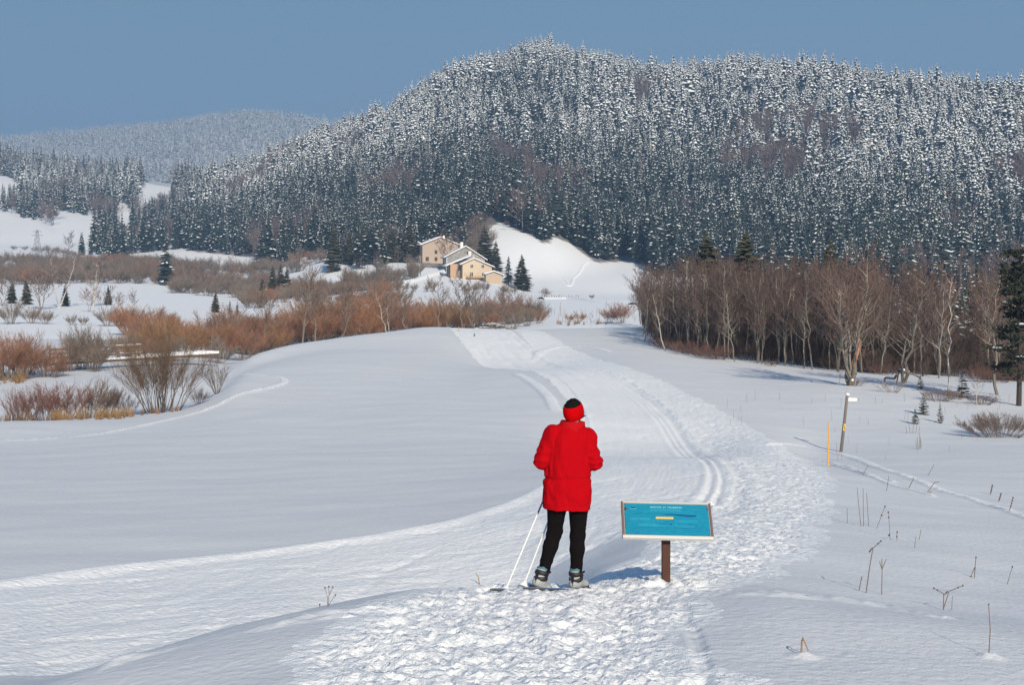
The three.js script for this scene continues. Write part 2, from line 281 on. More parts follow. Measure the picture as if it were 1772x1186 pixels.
// ---------------------------------------------------------------- ground sheets
const snowBump = (() => {
  const N = 1024, data = new Uint8Array(N * N * 4), r = rng(5); let a = new Float32Array(N * N);
  for (let i = 0; i < a.length; i++) a[i] = r();
  const acc = new Float32Array(N * N);
  for (const [rad, w] of [[1, .5], [3, 1.3], [8, 2.4], [20, 4]]) {
    const b = new Float32Array(N * N), c = new Float32Array(N * N), n = 2 * rad + 1;
    for (let y = 0; y < N; y++) { let s = 0; for (let k = -rad; k <= rad; k++) s += a[y * N + ((k + N) % N)]; for (let x = 0; x < N; x++) { b[y * N + x] = s / n; s += a[y * N + ((x + rad + 1) % N)] - a[y * N + ((x - rad + N) % N)]; } }
    for (let x = 0; x < N; x++) { let s = 0; for (let k = -rad; k <= rad; k++) s += b[((k + N) % N) * N + x]; for (let y = 0; y < N; y++) { c[y * N + x] = s / n; s += b[((y + rad + 1) % N) * N + x] - b[((y - rad + N) % N) * N + x]; } }
    for (let i = 0; i < acc.length; i++) acc[i] += w * (c[i] - .5) * (rad + .5);
  }
  for (let i = 0; i < acc.length; i++) { const v = clamp(.5 + acc[i] * .11, 0, 1) * 255; data[i * 4] = data[i * 4 + 1] = data[i * 4 + 2] = v; data[i * 4 + 3] = 255; }
  const t = new THREE.DataTexture(data, N, N); t.wrapS = t.wrapT = THREE.RepeatWrapping; t.magFilter = THREE.LinearFilter; t.needsUpdate = true; return t;
})();
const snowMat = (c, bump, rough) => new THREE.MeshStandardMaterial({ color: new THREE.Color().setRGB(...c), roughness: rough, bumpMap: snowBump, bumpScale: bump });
const M_SNOW = snowMat([.715, .725, .745], .012, .75), M_TRAIL = snowMat([.935, .93, .925], .025, .6), M_PATH = snowMat([.94, .94, .94], .03, .55);  // field darkened, trail and path brightened in place of sunlit micro-relief
const M_FAR = new THREE.MeshStandardMaterial({ vertexColors: true, roughness: .85 });
function sheet(pxs, ds, heightAt, kindAt, colorAt) {
  const W = pxs.length, H = ds.length, pos = new Float32Array(W * H * 3), uv = new Float32Array(W * H * 2), kind = new Uint8Array(W * H), col = colorAt ? new Float32Array(W * H * 3) : null;
  for (let j = 0; j < H; j++) for (let i = 0; i < W; i++) {
    const d = ds[j], x = XW(pxs[i], d), k = j * W + i; pos[k * 3] = x; pos[k * 3 + 1] = heightAt(pxs[i], d, x); pos[k * 3 + 2] = -d;
    uv[k * 2] = x / 1.7; uv[k * 2 + 1] = -d / 1.7; if (kindAt) kind[k] = kindAt(pxs[i], d);
    if (col) { const c = colorAt(pxs[i], d, x); col[k * 3] = c[0]; col[k * 3 + 1] = c[1]; col[k * 3 + 2] = c[2]; }
  }
  const lists = {};
  for (let j = 0; j < H - 1; j++) for (let i = 0; i < W - 1; i++) { const a = j * W + i, b = a + 1, c = a + W, e = c + 1, l = (lists[kind[a]] ||= []); l.push(a, b, c, b, e, c); }
  
  // shared smooth normals over the whole sheet, so that pieces of it join without a seam
  const nor = new Float32Array(W * H * 3);
  for (let j = 0; j < H; j++) for (let i = 0; i < W; i++) {
    const l = j * W + Math.max(0, i - 1), r = j * W + Math.min(W - 1, i + 1), u = Math.max(0, j - 1) * W + i, w = Math.min(H - 1, j + 1) * W + i;
    const ax = pos[r * 3] - pos[l * 3], ay = pos[r * 3 + 1] - pos[l * 3 + 1], az = pos[r * 3 + 2] - pos[l * 3 + 2], bx = pos[w * 3] - pos[u * 3], by = pos[w * 3 + 1] - pos[u * 3 + 1], bz = pos[w * 3 + 2] - pos[u * 3 + 2];
    let nx = ay * bz - az * by, ny = az * bx - ax * bz, nz = ax * by - ay * bx; if (ny < 0) { nx = -nx; ny = -ny; nz = -nz; } const q = Math.hypot(nx, ny, nz) || 1; const k = (j * W + i) * 3; nor[k] = nx / q; nor[k + 1] = ny / q; nor[k + 2] = nz / q;
  }
  const out = {};
  for (const [key, list] of Object.entries(lists)) {
    const map = new Int32Array(W * H).fill(-1), idx = new Uint32Array(list.length); let n = 0;
    for (let k = 0; k < list.length; k++) { let m = map[list[k]]; if (m < 0) m = map[list[k]] = n++; idx[k] = m; }
    const P = new Float32Array(n * 3), Nn = new Float32Array(n * 3), U = new Float32Array(n * 2), C = col ? new Float32Array(n * 3) : null;
    for (let v = 0; v < W * H; v++) { const m = map[v]; if (m < 0) continue; for (let c = 0; c < 3; c++) { P[m * 3 + c] = pos[v * 3 + c]; Nn[m * 3 + c] = nor[v * 3 + c]; if (C) C[m * 3 + c] = col[v * 3 + c]; } U[m * 2] = uv[v * 2]; U[m * 2 + 1] = uv[v * 2 + 1]; }
    const g = new THREE.BufferGeometry(); g.setAttribute('position', new THREE.BufferAttribute(P, 3)); g.setAttribute('normal', new THREE.BufferAttribute(Nn, 3)); g.setAttribute('uv', new THREE.BufferAttribute(U, 2)); if (C) g.setAttribute('color', new THREE.BufferAttribute(C, 3)); g.setIndex(new THREE.BufferAttribute(idx, 1)); out[key] = g;
  }
  return out;
}
const range = (a, b, s) => { const o = []; for (let x = a; x < b - 1e-9; x += s) o.push(x); o.push(b); return o; };
const expRange = (a, b, s) => range(Math.log(a), Math.log(b), s).map(Math.exp);
{
  const px = range(-120, 1892, 2.7), ds = [...expRange(5, 19, .0042), ...expRange(19, 60, .0048).slice(1), ...expRange(60, 160, .006).slice(1)];
  const kinds = new Map();
  const g = sheet(px, ds, (p, d, x) => { const h = baseH(p, d) + relief(x, -d) + extra(x, -d); kinds.set(p * 1e6 + d, lastKind); return h; }, (p, d) => kinds.get(p * 1e6 + d));
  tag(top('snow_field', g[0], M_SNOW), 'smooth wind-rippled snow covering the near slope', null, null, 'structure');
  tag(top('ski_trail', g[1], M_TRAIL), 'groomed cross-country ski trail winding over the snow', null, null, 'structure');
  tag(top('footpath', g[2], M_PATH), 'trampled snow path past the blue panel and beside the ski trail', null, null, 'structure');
  // beside and below the frame, coarser
  const coarse = (p, d, x) => baseH(p, d) + (d > 2 ? .05 * noise(x * .11, -d * .16, 1) + .03 * noise(x * .35, -d * .5, 4) : 0);
  const sideDs = expRange(.3, 160, .03);
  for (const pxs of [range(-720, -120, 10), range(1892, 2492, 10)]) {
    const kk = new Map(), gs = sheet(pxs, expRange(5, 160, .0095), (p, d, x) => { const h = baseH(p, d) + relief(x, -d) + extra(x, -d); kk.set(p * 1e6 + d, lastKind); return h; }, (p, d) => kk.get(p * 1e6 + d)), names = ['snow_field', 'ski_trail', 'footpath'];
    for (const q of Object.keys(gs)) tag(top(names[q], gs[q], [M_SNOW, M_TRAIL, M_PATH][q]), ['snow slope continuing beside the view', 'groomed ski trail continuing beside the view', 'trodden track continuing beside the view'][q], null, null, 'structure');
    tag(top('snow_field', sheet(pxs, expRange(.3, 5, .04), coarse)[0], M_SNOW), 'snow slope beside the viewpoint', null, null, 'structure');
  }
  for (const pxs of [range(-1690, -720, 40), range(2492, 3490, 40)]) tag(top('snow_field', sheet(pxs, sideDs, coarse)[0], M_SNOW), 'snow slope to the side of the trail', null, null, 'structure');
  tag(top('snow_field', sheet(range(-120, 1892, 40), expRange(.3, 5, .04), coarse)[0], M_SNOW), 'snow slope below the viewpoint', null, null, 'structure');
}
// ---------------------------------------------------------------- valley floor and hills
const inPoly = (x, y, P) => { let c = false; for (let i = 0, j = P.length - 1; i < P.length; j = i++) { const [xi, yi] = P[i], [xj, yj] = P[j]; if ((yi > y) !== (yj > y) && x < (xj - xi) * (y - yi) / (yj - yi) + xi) c = !c; } return c; };
const MEADOWS = [
  [[-400, 365], [0, 373], [60, 385], [100, 405], [128, 432], [110, 446], [-400, 456]],
  [[88, 366], [130, 377], [180, 388], [182, 398], [150, 412], [128, 404], [95, 382]],
  [[235, 364], [247, 316], [300, 318], [310, 332], [272, 342], [242, 366]],
  [[199, 354], [234, 372], [223, 397], [204, 378]],
  [[-120, 296], [15, 303], [38, 320], [10, 336], [-120, 338]],
  [[215, 470], [218, 440], [300, 434], [330, 438], [442, 440], [445, 475]],
  [[496, 492], [498, 454], [574, 435], [579, 468], [565, 492]],
  [[850, 515], [846, 396], [868, 384], [893, 398], [905, 413], [938, 429], [957, 409], [985, 420], [1032, 455], [1092, 452], [1120, 463], [1140, 520]],
];
const openAt = (px, row, d) => d < forestEdge(px) - 6 || MEADOWS.some((P) => inPoly(px, row, P)) || row > 486;
const forestEdge = pchip([-400, 0, 130, 230, 330, 440, 500, 560, 620, 700, 740, 790, 830, 850, 890, 930, 960, 1000, 1050, 1100, 1150, 1200, 1560, 2200], [680, 680, 690, 650, 600, 585, 570, 560, 520, 510, 520, 535, 562, 586, 570, 555, 535, 530, 525, 515, 505, 500, 365, 360]);
const SHADED_WOODFLOOR = [.20, .195, .20];  // litter and brush tone, with the shade between the trees painted in
{
  const px = range(-1690, 3490, 9), ds = [...expRange(155, 470, .0115), ...expRange(470, 720, .0035).slice(1), ...expRange(720, 4600, .0115).slice(1)];
  const h = (p, d, x) => baseH(p, d) + relief2(x, d) - (d < 165 ? .12 : 0);
  function relief2(x, d) { return d < 200 ? .1 * noise(x * .05, d * .05, 2) : .6 * noise(x * .012, d * .012, 2) * sstep(200, 320, d) + (d > 560 ? 5 * noise(x * .009, d * .009, 7) : 0) * sstep(560, 760, d) * (1 - .6 * sstep(1000, 2000, d)); }
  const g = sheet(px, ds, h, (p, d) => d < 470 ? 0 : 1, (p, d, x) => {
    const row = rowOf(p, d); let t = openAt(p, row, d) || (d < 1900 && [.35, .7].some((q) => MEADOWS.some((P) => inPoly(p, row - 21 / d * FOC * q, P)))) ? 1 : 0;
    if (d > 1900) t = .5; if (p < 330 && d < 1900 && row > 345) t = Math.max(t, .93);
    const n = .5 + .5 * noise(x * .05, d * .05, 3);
    return SNOW.map((s, k) => lerp(SHADED_WOODFLOOR[k] * (.7 + .6 * n), s * .97, t));
  });
  tag(top('valley_floor', g[0], M_FAR), 'snow-covered valley floor beyond the near slope', null, null, 'structure');
  tag(top('hills', g[1], M_FAR), 'long wooded ridges with open snow meadows behind the valley', null, null, 'structure');
}
const farRelief = (x, d) => d < 200 ? .1 * noise(x * .05, d * .05, 2) - (d < 165 ? .12 : 0) : .6 * noise(x * .012, d * .012, 2) * sstep(200, 320, d) + (d > 560 ? 5 * noise(x * .009, d * .009, 7) : 0) * sstep(560, 760, d) * (1 - .6 * sstep(1000, 2000, d));
// ground under any far thing
const land = (px, d) => { const x = XW(px, d); return d < 158 ? ground(px, d) : [x, baseH(px, d) + farRelief(x, d), -d]; };
const landRow = (px, row, from = 150) => land(px, cast(px, row, from));
{
  // land to the sides and behind the viewpoint
  const pos = [], idx = [], uv = [], R = expRange(.3, 2500, .22), N = 60, a0 = Math.atan((3490 - 886) / FOC), a1 = 2 * Math.PI - Math.atan((886 + 1690) / FOC);
  for (let j = 0; j < R.length; j++) for (let i = 0; i <= N; i++) {
    const a = lerp(a0, a1, i / N), x = Math.sin(a) * R[j], z = -Math.cos(a) * R[j];
    const dr = R[j] * Math.cos(a0), dl = R[j] * Math.cos(a1), hr = baseH(3490, Math.max(.3, dr)), hl = baseH(-1690, Math.max(.3, dl));
    const w = i / N, mid = 4 * w * (1 - w), h = lerp(lerp(hr, hl, w), .03 * Math.min(R[j], 120), mid);
    pos.push(x, h, z); uv.push(x / 1.7, z / 1.7);
    if (i < N && j < R.length - 1) { const k = j * (N + 1) + i; idx.push(k, k + N + 1, k + 1, k + 1, k + N + 1, k + N + 2); }
  }
  const g = new THREE.BufferGeometry(); g.setAttribute('position', new THREE.Float32BufferAttribute(pos, 3)); g.setAttribute('uv', new THREE.Float32BufferAttribute(uv, 2)); g.setIndex(idx); g.computeVertexNormals();
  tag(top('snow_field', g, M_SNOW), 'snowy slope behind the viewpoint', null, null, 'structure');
}
// ---------------------------------------------------------------- conifers
// unit height; snow 0..1 sets how many boughs carry snow and how much
function coniferGeo(seed, { layers = 17, per = 6, radius = .17, base = .1, snow = .5, sw = 1, droop = .32, ragged = .3, tone = [.027, .046, .042] } = {}) {
  const R = rng(seed), trunk = new MB(), crown = new MB(), sn = new MB();
  const bark = [.10, .075, .06];
  trunk.stick([0, -.03, 0], [0, .55, 0], .014, .007, 5, bark); trunk.stick([0, .55, 0], [0, .99, 0], .007, .0015, 4, bark);
  const bough = (mb, A, az, len, w, drop, thick, col, lift) => {
    const ca = Math.cos(az), sa = Math.sin(az), at = (r, s, y) => [A[0] + ca * r - sa * s, A[1] + y, A[2] + sa * r + ca * s];
    const a = at(0, 0, 0), b = at(len, 0, -drop + len * .12), s1 = at(len * .58, w, -drop * .62 - thick * .5), s2 = at(len * .58, -w, -drop * .62 - thick * .5), m = at(len * .5, 0, -drop * .32 + thick * .6 + lift), u = at(len * .45, 0, -drop * .55 - thick * 1.3);
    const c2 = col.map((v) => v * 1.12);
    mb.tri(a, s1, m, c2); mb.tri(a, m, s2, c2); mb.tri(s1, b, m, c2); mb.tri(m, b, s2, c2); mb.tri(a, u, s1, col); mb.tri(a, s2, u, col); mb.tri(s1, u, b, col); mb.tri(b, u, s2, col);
  };
  const lop = R() * 6.28;
  for (let k = 0; k < layers; k++) {
    const t = k / (layers - 1), y = base + (1 - base) * (t * .965), rad = radius * Math.pow(1 - t, .82) * (1 - .35 * Math.max(0, .18 - t) / .18) + .012, n = Math.max(3, Math.round(per * (1 - .35 * t)));
    const off = R() * 6.28;
    for (let i = 0; i < n; i++) {
      if (R() < ragged * .35) continue;
      const az = off + (i + (R() - .5) * .7) / n * 2 * Math.PI, len = rad * (1 - ragged + R() * ragged * 1.7) * (1 + .12 * Math.cos(az - lop)), w = len * (.30 + .14 * R()) + .004, dr = len * droop * (.6 + .8 * R()), yy = y + (R() - .5) * .04, v = .75 + .55 * R();
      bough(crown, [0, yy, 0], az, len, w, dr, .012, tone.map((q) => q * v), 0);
      if (R() < snow) {
        const q = .5 + .5 * R(), l2 = len * (.55 + .45 * q), r0 = len * (.12 + .2 * R());
        bough(sn, [Math.cos(az) * r0, yy - dr * .3 * r0 / len + .012 + .004 * snow, Math.sin(az) * r0], az + (R() - .5) * .25, (l2 - r0 * .5) * .92, w * (.55 + .45 * q) * sw, dr * .85, (.003 + .007 * snow) * (.4 + .6 * sw), [.86, .87, .89], .006 * snow);
      }
    }
  }
  crown.stick([0, .93, 0], [0, 1.02, 0], .008, 0, 4, tone);
  return { trunk: trunk.geo(), crown: crown.geo(), snow: sn.p.length ? sn.geo() : null };
}
const M_BARK = vcol(.95), M_NEEDLE = vcol(.85), M_TREESNOW = vcol(.8);
const mergeAll = (g) => mergeGeometries([g.trunk, g.crown, g.snow].filter(Boolean));
const KINDS = { // several shapes of each snow state
  heavy: [1, 2, 3, 4].map((s) => coniferGeo(s, { snow: .8, layers: 18, per: 7, radius: .19, ragged: .42, droop: .55 })),
  mid: [11, 12, 13, 14].map((s) => coniferGeo(s, { snow: .52, sw: .55, layers: 21, per: 7, radius: .165, ragged: .34, droop: .42 })),
  light: [21, 22, 23, 24].map((s) => coniferGeo(s, { snow: .27, sw: .42, layers: 21, per: 7, radius: .16, ragged: .3, droop: .36 })),
  young: [51, 52, 53].map((s) => coniferGeo(s, { snow: .1, sw: .5, layers: 15, per: 8, radius: .3, ragged: .42, droop: .08, base: .03, tone: [.06, .058, .034] })),
  bare: [31, 32, 33].map((s) => coniferGeo(s, { snow: .03, layers: 27, per: 10, radius: .21, ragged: .28, droop: .34, base: .05, tone: [.058, .058, .031] })),
};
function conifer(kind, v, name, label, group) {
  const g = KINDS[kind][v], t = thing(name, label, 'conifer tree', [0, 0, 0], 0, group);
  part('trunk', g.trunk, M_BARK, t); const c = part('crown', g.crown, M_NEEDLE, t); if (g.snow) part('snow', g.snow, M_TREESNOW, c).userData.kind = 'stuff'; return t;
}
// leafless broadleaf tree, unit height
function bareTreeGeo(seed, { trunks = 1, bark = [.16, .13, .115], barkTop = bark, twig = [.13, .095, .085], spread = .22, boughs = 12, sub = 6, fine = 4, r = .011, start = .3, n = 5, up = .75, crook = .03, twigR = .0022, lean = .08 } = {}) {
  const R = rng(seed), tr = new MB(), cr = new MB();
  for (let q = 0; q < trunks; q++) {
    const az = R() * 6.28, ln = lean * (trunks > 1 ? .6 + R() : R()), H = q ? .72 + .25 * R() : .97, pts = [], rad = [], S = 9;
    for (let i = 0; i <= S; i++) { const t = i / S; pts.push([Math.cos(az) * ln * t * (1.4 - .4 * t) + (i ? (R() - .5) * crook : 0), -.02 + t * H, Math.sin(az) * ln * t + (i ? (R() - .5) * crook : 0)]); rad.push(r * (q ? .8 : 1) * Math.pow(1 - t, .8) + .0016); }
    tr.path(pts, rad, n, bark, barkTop);
    const at = (t) => { const f = clamp(t, 0, .999) * S, i = f | 0, a = f - i; return pts[i].map((v, k) => lerp(v, pts[i + 1][k], a)); };
    for (let k = 0; k < boughs / Math.sqrt(trunks); k++) {
      const t = start + (1 - start) * Math.pow((k + R()) / (boughs / Math.sqrt(trunks)), .9) * .97, p0 = at(t), a2 = R() * 6.28, L = spread * (1.25 - .8 * t) * (.6 + .8 * R()) * 1.3, el = up * (.6 + .6 * R());
      const dir = [Math.cos(a2) * Math.cos(el), Math.sin(el), Math.sin(a2) * Math.cos(el)], p1 = p0.map((v, i) => v + dir[i] * L * .5 + (R() - .5) * .02), p2 = p1.map((v, i) => v + (dir[i] * .8 + (i === 1 ? .35 : 0)) * L * .55 + (R() - .5) * .02), rb = r * .45 * (1 - t * .6) + .001;
      (bark[0] > .3 ? tr : cr).path([p0, p1, p2], [rb, rb * .6, rb * .25], 3, barkTop, twig);
      for (let s = 0; s < sub; s++) {
        const f = .25 + .75 * (s + R()) / sub, b0 = f < .5 ? p0.map((v, i) => lerp(v, p1[i], f * 2)) : p1.map((v, i) => lerp(v, p2[i], f * 2 - 1)), a3 = a2 + (R() - .5) * 3, e3 = el + (R() - .3) * .9, l3 = L * (.25 + .35 * R());
        const d3 = [Math.cos(a3) * Math.cos(e3), Math.sin(e3), Math.sin(a3) * Math.cos(e3)], b1 = b0.map((v, i) => v + d3[i] * l3); cr.stick(b0, b1, twigR * 1.3, twigR * .6, 3, twig);
        for (let w = 0; w < fine; w++) { const g0 = b0.map((v, i) => lerp(v, b1[i], .3 + .7 * R())), a4 = a3 + (R() - .5) * 2.4, e4 = e3 + (R() - .35) * 1, l4 = l3 * (.35 + .5 * R()); cr.stick(g0, [g0[0] + Math.cos(a4) * Math.cos(e4) * l4, g0[1] + Math.sin(e4) * l4, g0[2] + Math.sin(a4) * Math.cos(e4) * l4], twigR * .8, 0, 3, twig); }
      }
    }
  }
  return { trunk: tr.geo(), crown: cr.geo() };
}
// multi-stemmed willow bush, unit height, spread sets its width
function bushGeo(seed, { stems = 26, spread = .55, twigs = 20, fine = 2, stem = [.13, .10, .085], tip = [.20, .085, .035], r = .008, tr = .0035, baseR = .12, bend = .3, crook = .03 } = {}) {
  const R = rng(seed), st = new MB(), cr = new MB();
  for (let k = 0; k < stems; k++) {
    const az = R() * 6.28, q = Math.sqrt(R()), b = [Math.cos(az) * baseR * q, -.03, Math.sin(az) * baseR * q], out = spread * q * (.75 + .5 * R()), H = (1 - .45 * q * q) * (.7 + .35 * R());
    const p = (t) => [b[0] + Math.cos(az) * out * (t * (1 - bend) + bend * t * t), H * (t * (1 + bend * .4) - bend * .4 * t * t), b[2] + Math.sin(az) * out * (t * (1 - bend) + bend * t * t)];
    const j = () => (R() - .5) * crook, P = [0, .3, .6, .85].map((t) => p(t).map((v, i) => (t ? v + j() : v)));
    st.path(P, [r, r * .8, r * .5, r * .25].map((v) => v * (.6 + .7 * R())), 3, stem, stem.map((v, i) => lerp(v, tip[i], .5)));
    for (let w = 0; w < twigs; w++) {
      const t = .28 + .62 * R(), g = p(t), a2 = az + (R() - .5) * 3.4, el = .55 + R() * .75, L = (.12 + .2 * R()) * (1 - .3 * t), e = [g[0] + Math.cos(a2) * Math.cos(el) * L, g[1] + Math.sin(el) * L, g[2] + Math.sin(a2) * Math.cos(el) * L], v = .7 + .6 * R(), c = tip.map((x) => x * v);
      cr.stick(g, e, tr, tr * .25, 3, stem.map((x, i) => lerp(x, c[i], .6)), c);
      for (let f = 0; f < fine; f++) { const h = g.map((x, i) => lerp(x, e[i], .3 + .6 * R())), a3 = a2 + (R() - .5) * 2, e3 = el + (R() - .5) * .8, l3 = L * (.4 + .4 * R()); cr.stick(h, [h[0] + Math.cos(a3) * Math.cos(e3) * l3, h[1] + Math.sin(e3) * l3, h[2] + Math.sin(a3) * Math.cos(e3) * l3], tr * .7, 0, 3, c); }
    }
  }
  return { stem: st.geo(), crown: cr.geo() };
}
const M_TWIG = vcol(.9);
function bareTree(g, name, label, category = 'tree', group) { const t = thing(name, label, category, [0, 0, 0], 0, group); part('trunk', g.trunk, M_BARK, t); part('crown', g.crown, M_TWIG, t); return t; }
function bushOf(g, name, label, group) { const t = thing(name, label, 'bush', [0, 0, 0], 0, group); part('stem', g.stem, M_BARK, t); part('crown', g.crown, M_TWIG, t); return t; }
// ---------------------------------------------------------------- the forest on the hills: scatter by ground position
const FOREST = [];
{
  const R = rng(77);
  const hits = (px, d, hm) => { // does a tree here cover an open meadow?
    const row = rowOf(px, d), hp = hm / d * FOC;
    return [0, .35, .7].some((t) => MEADOWS.some((P) => inPoly(px, row - hp * t, P)));
  };
  const bands = [[355, 470, 5.6], [470, 620, 5.4], [620, 800, 6.2], [800, 1000, 6.8], [1000, 1250, 7.4], [1250, 1700, 8.5], [2150, 3060, 11.5]];
  for (const [d0, d1, sp] of bands) for (let d = d0; d < d1; d += sp) {
    const x0 = XW(-430, d), x1 = XW(2180, d);
    for (let x = x0; x < x1; x += sp) {
      const xx = x + (R() - .5) * sp * .95, dd = d + (R() - .5) * sp * .95, px = PX(xx, dd), row = rowOf(px, dd);
      if (R() < .06) continue;
      // where the wooded slope begins in each part of the valley
      const edge = forestEdge(px);
      if (dd < edge + 14 * noise(xx * .03, 4) || dd > 1700 && px > 760) continue;
      if (dd < 2000 && dd > 900 && rowOf(px, dd) > rowOf(px, dd - 60) + 14) continue;      // far side of a ridge
      if (dd > 2900 && rowOf(px, dd) > rowOf(px, dd - 60) + 6) continue;
      const up = clamp((dd - edge) / 430, 0, 1);
      let hm = (dd > 2000 ? 19 : lerp(19, 22, up)) * (.5 + .55 * R() + .35 * R() * R()) * (1 + .25 * noise(xx * .02, dd * .02, 9));
      if (px < 700 && dd < 2000) hm *= .95;
      if (hits(px, dd, hm)) continue;
      const nz = noise(xx * .022, dd * .014, 3) + .35 * (R() - .5);
      const bareHere = dd < 2000 && (nz > .34 - (px > 330 && px < 560 && up < .25 ? .2 : 0) || (px < 330 && nz > .22));
      const s = dd > 2000 ? .9 : up * .95 + .22 * noise(xx * .01, dd * .01, 5) + (R() - .5) * .35 + (px > 1000 ? .06 : -.04) - (px < 420 ? .25 * clamp((420 - px) / 120, 0, 1) : 0);
      const kind = bareHere ? 'leafless' : s > .72 ? 'heavy' : s > .42 ? 'mid' : 'light';
      FOREST.push({ x: xx, d: dd, px, row, h: bareHere ? hm * .72 : hm, kind, v: (R() * 4) | 0, turn: R() * 6.28, w: .86 + .5 * R(), size: hm / dd });
    }
  }
}
const LEAFLESS = [41, 42, 43].map((s) => bareTreeGeo(s, { boughs: 16, sub: 6, fine: 3, spread: .3, r: .012, twigR: .0042, start: .22, bark: [.17, .14, .13], twig: [.145, .11, .105] }));
{
  // those that show largest are trees of their own
  const inFrame = FOREST.filter((t) => t.px > -10 && t.px < 1782 && t.kind !== 'leafless' && t.d < 760);
  inFrame.sort((a, b) => b.size - a.size);
  const own = new Set(inFrame.filter((t) => t.d < forestEdge(t.px) + 75).slice(0, 290));
  const protos = {}, look = { heavy: 'snow-laden', mid: 'snow-striped', light: 'dark lightly dusted' };
  const zoneOf = (px) => px < 250 ? 'below the high clearing at the valley side' : px < 500 ? 'above the valley scrub' : px < 720 ? 'on the slope before the farm' : px < 860 ? 'behind the farm' : px < 1130 ? 'along the edge of the white meadow' : px < 1450 ? 'behind the thick part of the birch wood' : 'behind the thin end of the birch wood';
  for (const t of own) {
    const key = t.kind + t.v; let o;
    if (!protos[key]) o = protos[key] = conifer(t.kind, t.v, 'forest_spruce'); else o = dup(protos[key], null, [0, 0, 0], 0, 1, 'forest_spruce');
    o.userData = { label: look[t.kind] + ' spruce in the forest front ' + zoneOf(t.px), category: 'conifer tree', group: look[t.kind] + ' spruces ' + zoneOf(t.px) };
    const g = land(t.px, t.d); o.position.set(...g); o.rotation.y = t.turn; o.scale.set(t.h * t.w, t.h, t.h * t.w);
  }
  // the rest is one wood that reads as a mass
  const wood = tag(new THREE.Group(), 'dense snowy spruce forest covering the ridges behind the valley', 'forest', null, 'stuff'); wood.name = 'hillside_forest'; scene.add(wood);
  const lots = {};
  for (const t of FOREST) if (!own.has(t)) { const k = t.kind + '|' + (t.kind === 'leafless' ? t.v % 3 : t.v); (lots[k] ||= []).push(t); }
  const M = vcol(.88), m4 = new THREE.Matrix4(), q = new THREE.Quaternion(), up = new THREE.Vector3(0, 1, 0), col = new THREE.Color(), R = rng(5);
  for (const [k, list] of Object.entries(lots)) {
    const [kind, v] = k.split('|'), geo = kind === 'leafless' ? mergeGeometries([LEAFLESS[v].trunk, LEAFLESS[v].crown]) : mergeAll(KINDS[kind][v]);
    const im = new THREE.InstancedMesh(geo, M, list.length); im.name = kind === 'leafless' ? 'leafless_trees' : 'spruce_trees'; im.userData.kind = 'stuff';
    list.forEach((t, i) => { const g = land(t.px, t.d); m4.compose(new THREE.Vector3(...g), q.setFromAxisAngle(up, t.turn), new THREE.Vector3(t.h * t.w, t.h, t.h * t.w)); im.setMatrixAt(i, m4); im.setColorAt(i, col.setRGB(1, 1, 1).multiplyScalar(.88 + .24 * R())); });
    im.castShadow = im.receiveShadow = true; wood.add(im);
  }
}
// ---------------------------------------------------------------- the farm on its knoll
// gable-fronted house in its own axes: front faces +z, ridge along z, x across; y0 is the ground line
const M_BEIGE = std(.43, .34, .265, .9), M_YELLOW = std(.57, .46, .33, .9), M_GARAGE = std(.45, .365, .275, .9), M_STONE = vcol(.95), M_FASCIA = std(.12, .045, .04, .7), M_ROOFSNOW = std(.86, .87, .89, .8), M_WHITE = std(.72, .71, .69, .6), M_PANE = std(.012, .014, .018, .5), M_SHUTTER = std(.10, .035, .03, .7), M_WOODRAIL = std(.36, .21, .10, .8), M_ORANGE = std(.47, .31, .20, .9), M_SHED = std(.20, .26, .32, .85), M_CHIM = std(.42, .40, .38, .9), M_POT = std(.40, .13, .08, .8);
function gableWall(w, eL, eR, peakX, peak, depth) { // extruded gable body
  const s = new THREE.Shape([[-w / 2, -1.5], [w / 2, -1.5], [w / 2, eR], [peakX, peak], [-w / 2, eL]].map((p) => new THREE.Vector2(...p)));
  const g = new THREE.ExtrudeGeometry(s, { depth, bevelEnabled: false }); g.translate(0, 0, -depth); return g;
}
function slab(x0, y0, x1, y1, th, z0, z1) { // sloping plate between two eave/ridge lines
  const s = new THREE.Shape([new THREE.Vector2(x0, y0), new THREE.Vector2(x1, y1), new THREE.Vector2(x1, y1 + th), new THREE.Vector2(x0, y0 + th)]); const g = new THREE.ExtrudeGeometry(s, { depth: z1 - z0, bevelEnabled: false }); g.translate(0, 0, z0); return g;
}
const boxAt = (w, h, d, x, y, z) => { const g = new THREE.BoxGeometry(w, h, d); g.translate(x, y, z); return g; };
function addRoof(t, w, eL, eR, px, pk, depth, over = .5) {
  const roof = part('roof', mergeGeometries([slab(-w / 2 - over, eL - over * (pk - eL) / (px + w / 2), px, pk, .16, -depth - .3, .45), slab(px, pk, w / 2 + over, eR - over * (pk - eR) / (w / 2 - px), .16, -depth - .3, .45)]), M_FASCIA, t);
  part('snow', mergeGeometries([slab(-w / 2 - over - .05, eL - over * (pk - eL) / (px + w / 2) + .165, px, pk + .165, .3, -depth - .25, .40), slab(px, pk + .165, w / 2 + over + .05, eR - over * (pk - eR) / (w / 2 - px) + .165, .3, -depth - .25, .40)]), M_ROOFSNOW, roof);
  return roof;
}
function windowOn(t, x, y, w, h, frame = M_WHITE, double = true) {
  const win = part('window', boxAt(w + .16, h + .16, .10, x, y, .052), frame, t);
  const pw = double ? w / 2 - .05 : w;
  for (const s of double ? [-1, 1] : [0]) part('pane', boxAt(pw, h, .05, x + s * (w / 4 + .02), y, .082), M_PANE, win);
  return win;
}
const perM = (d) => FOC / d;
